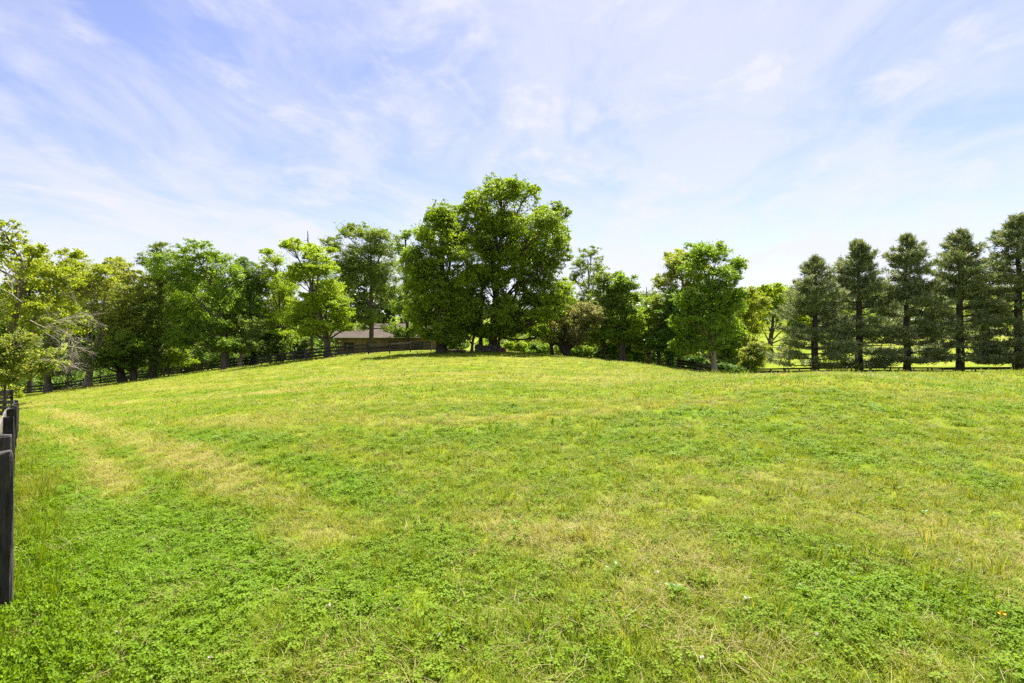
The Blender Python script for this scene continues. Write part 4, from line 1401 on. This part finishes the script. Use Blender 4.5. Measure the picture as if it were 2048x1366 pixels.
def scatter():
    P, S, I, R = [], [], [], []
    def ringpts(d0, d1, dens):
        A = 1.12 * (d1 * d1 - d0 * d0) + 6 * (d1 - d0)
        n = int(A * dens)
        y = np.sqrt(rng.uniform(d0 * d0, d1 * d1, n))
        x = rng.uniform(-1, 1, n) * (1.12 * y + 3.0)
        return x, y
    bands = [(0.2, 1.2, 300), (1.2, 3.2, 330), (3.2, 4.6, 280), (4.6, 6.5, 190), (6.5, 9, 110), (9, 13, 56), (13, 19, 27), (19, 28, 13), (28, 42, 6), (42, 70, 2.4)]
    for d0, d1, den in bands:
        x, y = ringpts(d0, d1, den)
        dm = (d0 + d1) / 2
        dr = dryness(x, y)
        u = rng.random(len(x))
        lush = np.clip((.50 - dr) / .35, 0, 1)
        pc = .10 + .52 * lush
        ps = .06 + .22 * np.clip((dr - .45) / .4, 0, 1)
        t = np.where(u < pc, 3 + rng.integers(0, 3, len(x)), np.where(u < pc + ps, 6 + rng.integers(0, 2, len(x)),
            np.where(u > .985, 8 + rng.integers(0, 2, len(x)), rng.integers(0, 3, len(x)))))
        if dm > 11:
            t = np.where((t < 6), 10 + rng.integers(0, 2, len(x)), t)
        g = 1.0 if dm < 5 else (dm / 5) ** .62
        s = g * rng.uniform(.75, 1.3, len(x))
        hs = np.minimum(s, 1 + (s - 1) * .35) * rng.uniform(.75, 1.25, len(x))
        if dm > 11: hs *= .8
        # longer, seeding grass along the crest to the right
        long_ = np.clip((x - 4) / 10, 0, 1) * np.clip((y - 14) / 8, 0, 1)
        hs = hs * (1 + 1.0 * long_ * rng.random(len(x)))
        # uncut fringe along the fence line
        fr = np.exp(-((x + .97 * y - .15) / .5) ** 2) * (y < 24)
        hs = hs * (1 + 1.8 * fr)
        z = ground(x, y)
        P.append(np.stack([x, y, z - .004], 1)); S.append(np.stack([s, s, hs], 1)); I.append(t)
        R.append(np.stack([rng.normal(size=len(x)) * .08, rng.normal(size=len(x)) * .08, rng.uniform(0, 6.283, len(x))], 1))
    return np.concatenate(P), np.concatenate(S), np.concatenate(I), np.concatenate(R)


P, S, I, R = scatter()
# outside the fence: leave it too, it is the same sward
me = bpy.data.meshes.new('grass')
me.vertices.add(len(P))
me.vertices.foreach_set('co', P.astype(np.float32).ravel())
def attr(nm, ty, arr):
    a = me.attributes.new(nm, ty, 'POINT')
    a.data.foreach_set('vector' if ty == 'FLOAT_VECTOR' else 'value', arr.ravel())
attr('size', 'FLOAT_VECTOR', S.astype(np.float32))
attr('turn', 'FLOAT_VECTOR', R.astype(np.float32))
attr('pick', 'INT', I.astype(np.int32))
attr('dry', 'FLOAT', dryness(P[:, 0], P[:, 1]).astype(np.float32))
grass = link('grass', me)
tag(grass, 'short clover and grass sward with drying straw', 'grass', kind='stuff')
ng = bpy.data.node_groups.new('sward', 'GeometryNodeTree')
ng.interface.new_socket('Geometry', in_out='INPUT', socket_type='NodeSocketGeometry')
ng.interface.new_socket('Geometry', in_out='OUTPUT', socket_type='NodeSocketGeometry')
k = N(ng)
gi, go = k.n('NodeGroupInput'), k.n('NodeGroupOutput')
jn_ = k.n('GeometryNodeGeometryToInstance')
for o in reversed(PROTO):
    oi = k.n('GeometryNodeObjectInfo')
    oi.inputs['Object'].default_value = o
    k.l(oi.outputs['Geometry'], jn_.inputs[0])
iop = k.n('GeometryNodeInstanceOnPoints')
k.l(gi.outputs[0], iop.inputs['Points'])
k.l(jn_.outputs[0], iop.inputs['Instance'])
iop.inputs['Pick Instance'].default_value = True
for nm, ty, sock in (('pick', 'INT', 'Instance Index'), ('size', 'FLOAT_VECTOR', 'Scale'), ('turn', 'FLOAT_VECTOR', 'Rotation')):
    na = k.n('GeometryNodeInputNamedAttribute', data_type=ty)
    na.inputs[0].default_value = nm
    src = [q for q in na.outputs if q.enabled and q.name == 'Attribute'][0]
    if sock == 'Rotation':
        er = k.n('FunctionNodeEulerToRotation')
        k.l(src, er.inputs[0]); src = er.outputs[0]
    k.l(src, iop.inputs[sock])
k.l(iop.outputs[0], go.inputs[0])
md = grass.modifiers.new('sward', 'NODES')
md.node_group = ng

# ------------------------------------------------------------------ weeds and flowers that stand out of the sward
def simple_leaf(name, col0, col1):
    return leaf_material(name, col0, col1, col1, .35, (1.2, 1.15, .5), 20)
WEED = simple_leaf('weed_leaf', (.080, .165, .006), (.125, .215, .010))
WHITEF = plain('clover_flower', (.55, .48, .40), (.78, .72, .64), 60, .9, 0)
YELLOWF = plain('dandelion_flower', (.60, .36, .01), (.75, .50, .02), 60, .8, 0)


def weed_leaf_mesh(wd):
    g = Geo()
    xs = np.array([0, .12, .35, .6, .82, 1.0]); hw = np.array([.08, .25, .95, 1.0, .6, .02]) * wd
    z = np.array([0, .02, .10, .14, .12, .05])
    V = np.concatenate([np.stack([xs, -hw, z + hw * .4], 1), np.stack([xs, hw * 0, z], 1), np.stack([xs, hw, z + hw * .4], 1)])
    f = []
    for q in range(5):
        f += [(q, q + 1, 7 + q, 6 + q), (6 + q, 7 + q, 13 + q, 12 + q)]
    g.add(V, f)
    return g.mesh('leaf', WEED, True)
WL = [weed_leaf_mesh(.16), weed_leaf_mesh(.22), weed_leaf_mesh(.09)]


def onground(px_, py_):
    d = EYE * F / (py_ - CY)
    for _ in range(6):
        x = (px_ - CX) / F * d
        d = (EYE - gz(x, d)) * F / (py_ - CY)
    return (px_ - CX) / F * d, d


for px_, py_, n_, L_, up, k_, lab in [(1352, 1192, 7, .15, .45, 1, 'broad leaved dock rosette in the dry middle of the near sward'),
                                      (506, 1112, 6, .17, 1.25, 2, 'dark upright blades of a narrow weed in the left clover'),
                                      (738, 1222, 8, .13, 1.1, 2, 'pale upright weed in the clover near the bottom'),
                                      (1032, 1055, 6, .12, .6, 0, 'bright plantain rosette left of the dry tussock'),
                                      (1225, 1150, 5, .14, .5, 1, 'bright flat weed leaf just below the dry tussock'),
                                      (1180, 1135, 5, .10, .9, 0, 'small upright weed beside the dry tussock'),
                                      (1610, 1190, 6, .12, .5, 0, 'plantain rosette in the bottom right clover'),
                                      (1105, 855, 6, .24, 1.15, 2, 'tall dark grass weed standing out in the middle of the field'),
                                      (1845, 1035, 6, .13, .7, 0, 'lime green rosette in the right half of the field'),
                                      (1690, 1105, 5, .11, .5, 1, 'small broad leaved weed right of the dock')]:
    x, y = onground(px_, py_)
    root = tag(empty('weed_plant', (x, y, gz(x, y) + .02)), lab, 'weed', 'weeds in the sward')
    for q in range(n_):
        s = .62 * L_ * rng.uniform(.75, 1.15)
        link('leaf', WL[k_], root, (rng.normal() * .01, rng.normal() * .01, 0), (rng.normal() * .2, -up * rng.uniform(.7, 1.15), q * 6.283 / n_ + rng.uniform(-.3, .3)), (s, s, s))

tx, ty = onground(1165, 1058)
root = tag(empty('dry_tussock', (tx, ty, gz(tx, ty))), 'bent tussock of dry straw in the middle of the near sward', 'grass tussock')
tb = blades(60, .17, .0035, .05, 1.3, 4, .6); tb.build('blades', STRAW, root)['kind'] = 'stuff'


def flower_mesh(mat, r):
    g = Geo()
    for k_ in range(26):
        d = rand_dirs(1)[0]; d[2] = abs(d[2]) * .9 - .15
        d = norm(d); a = norm(np.cross(d, rand_dirs(1)[0])); b = np.cross(d, a)
        c = np.array([0, 0, r * 3.0])
        g.add([c + d * r * .2, c + d * r * .8 + a * r * .22, c + d * r * 1.15, c + d * r * .8 - a * r * .22], [(0, 1, 2, 3)])
    th = np.linspace(0, 6.283, 5)[:-1]
    g.tube(np.array([(0, 0, -r * 2.5), (r * .1, 0, r * .8), (0, 0, r * 3)]), r * .1, 4)
    return g.mesh('flower', mat)
WF, YF = flower_mesh(WHITEF, .011), flower_mesh(YELLOWF, .014)
for px_, py_, lab in [(545, 1120, 'white clover flower head beside the dark narrow weed on the left'), (235, 1282, 'white clover flower head nearest the bottom left corner'),
                      (310, 1090, 'white clover flower head in the lush clover nearest the fence'), (660, 1228, 'white clover flower head left of the pale upright weed'),
                      (1497, 1219, 'large pinkish white clover flower head right of the dock rosette'), (1313, 1163, 'pinkish clover flower head just above the dock rosette'),
                      (1040, 1046, 'white clover flower head beside the bright plantain rosette'), (420, 1340, 'white clover flower head at the bottom edge, left half'),
                      (880, 1290, 'white clover flower head right of the pale upright weed, low down'), (1640, 1290, 'white clover flower head below the plantain in the bottom right clover'),
                      (1920, 1135, 'white clover flower head above the yellow dandelion'), (705, 1085, 'white clover flower head above the pale upright weed'),
                      (1400, 1340, 'white clover flower head at the bottom edge, right of the middle'), (1700, 1160, 'white clover flower head below the small broad leaved weed')]:
    x, y = onground(px_, py_)
    o = link('clover_flower', WF, None, (x, y, gz(x, y) + .03), (rng.normal() * .2, rng.normal() * .2, rng.uniform(0, 6)), [rng.uniform(.7, 1.1) * (1.4 if 'pink' in lab else 1)] * 3)
    tag(o, lab, 'flower', 'clover flower heads')
x, y = onground(2004, 1260)
tag(link('dandelion', YF, None, (x, y, gz(x, y) + .04), None, (1.3,) * 3), 'single yellow dandelion near the right edge of the sward', 'flower')
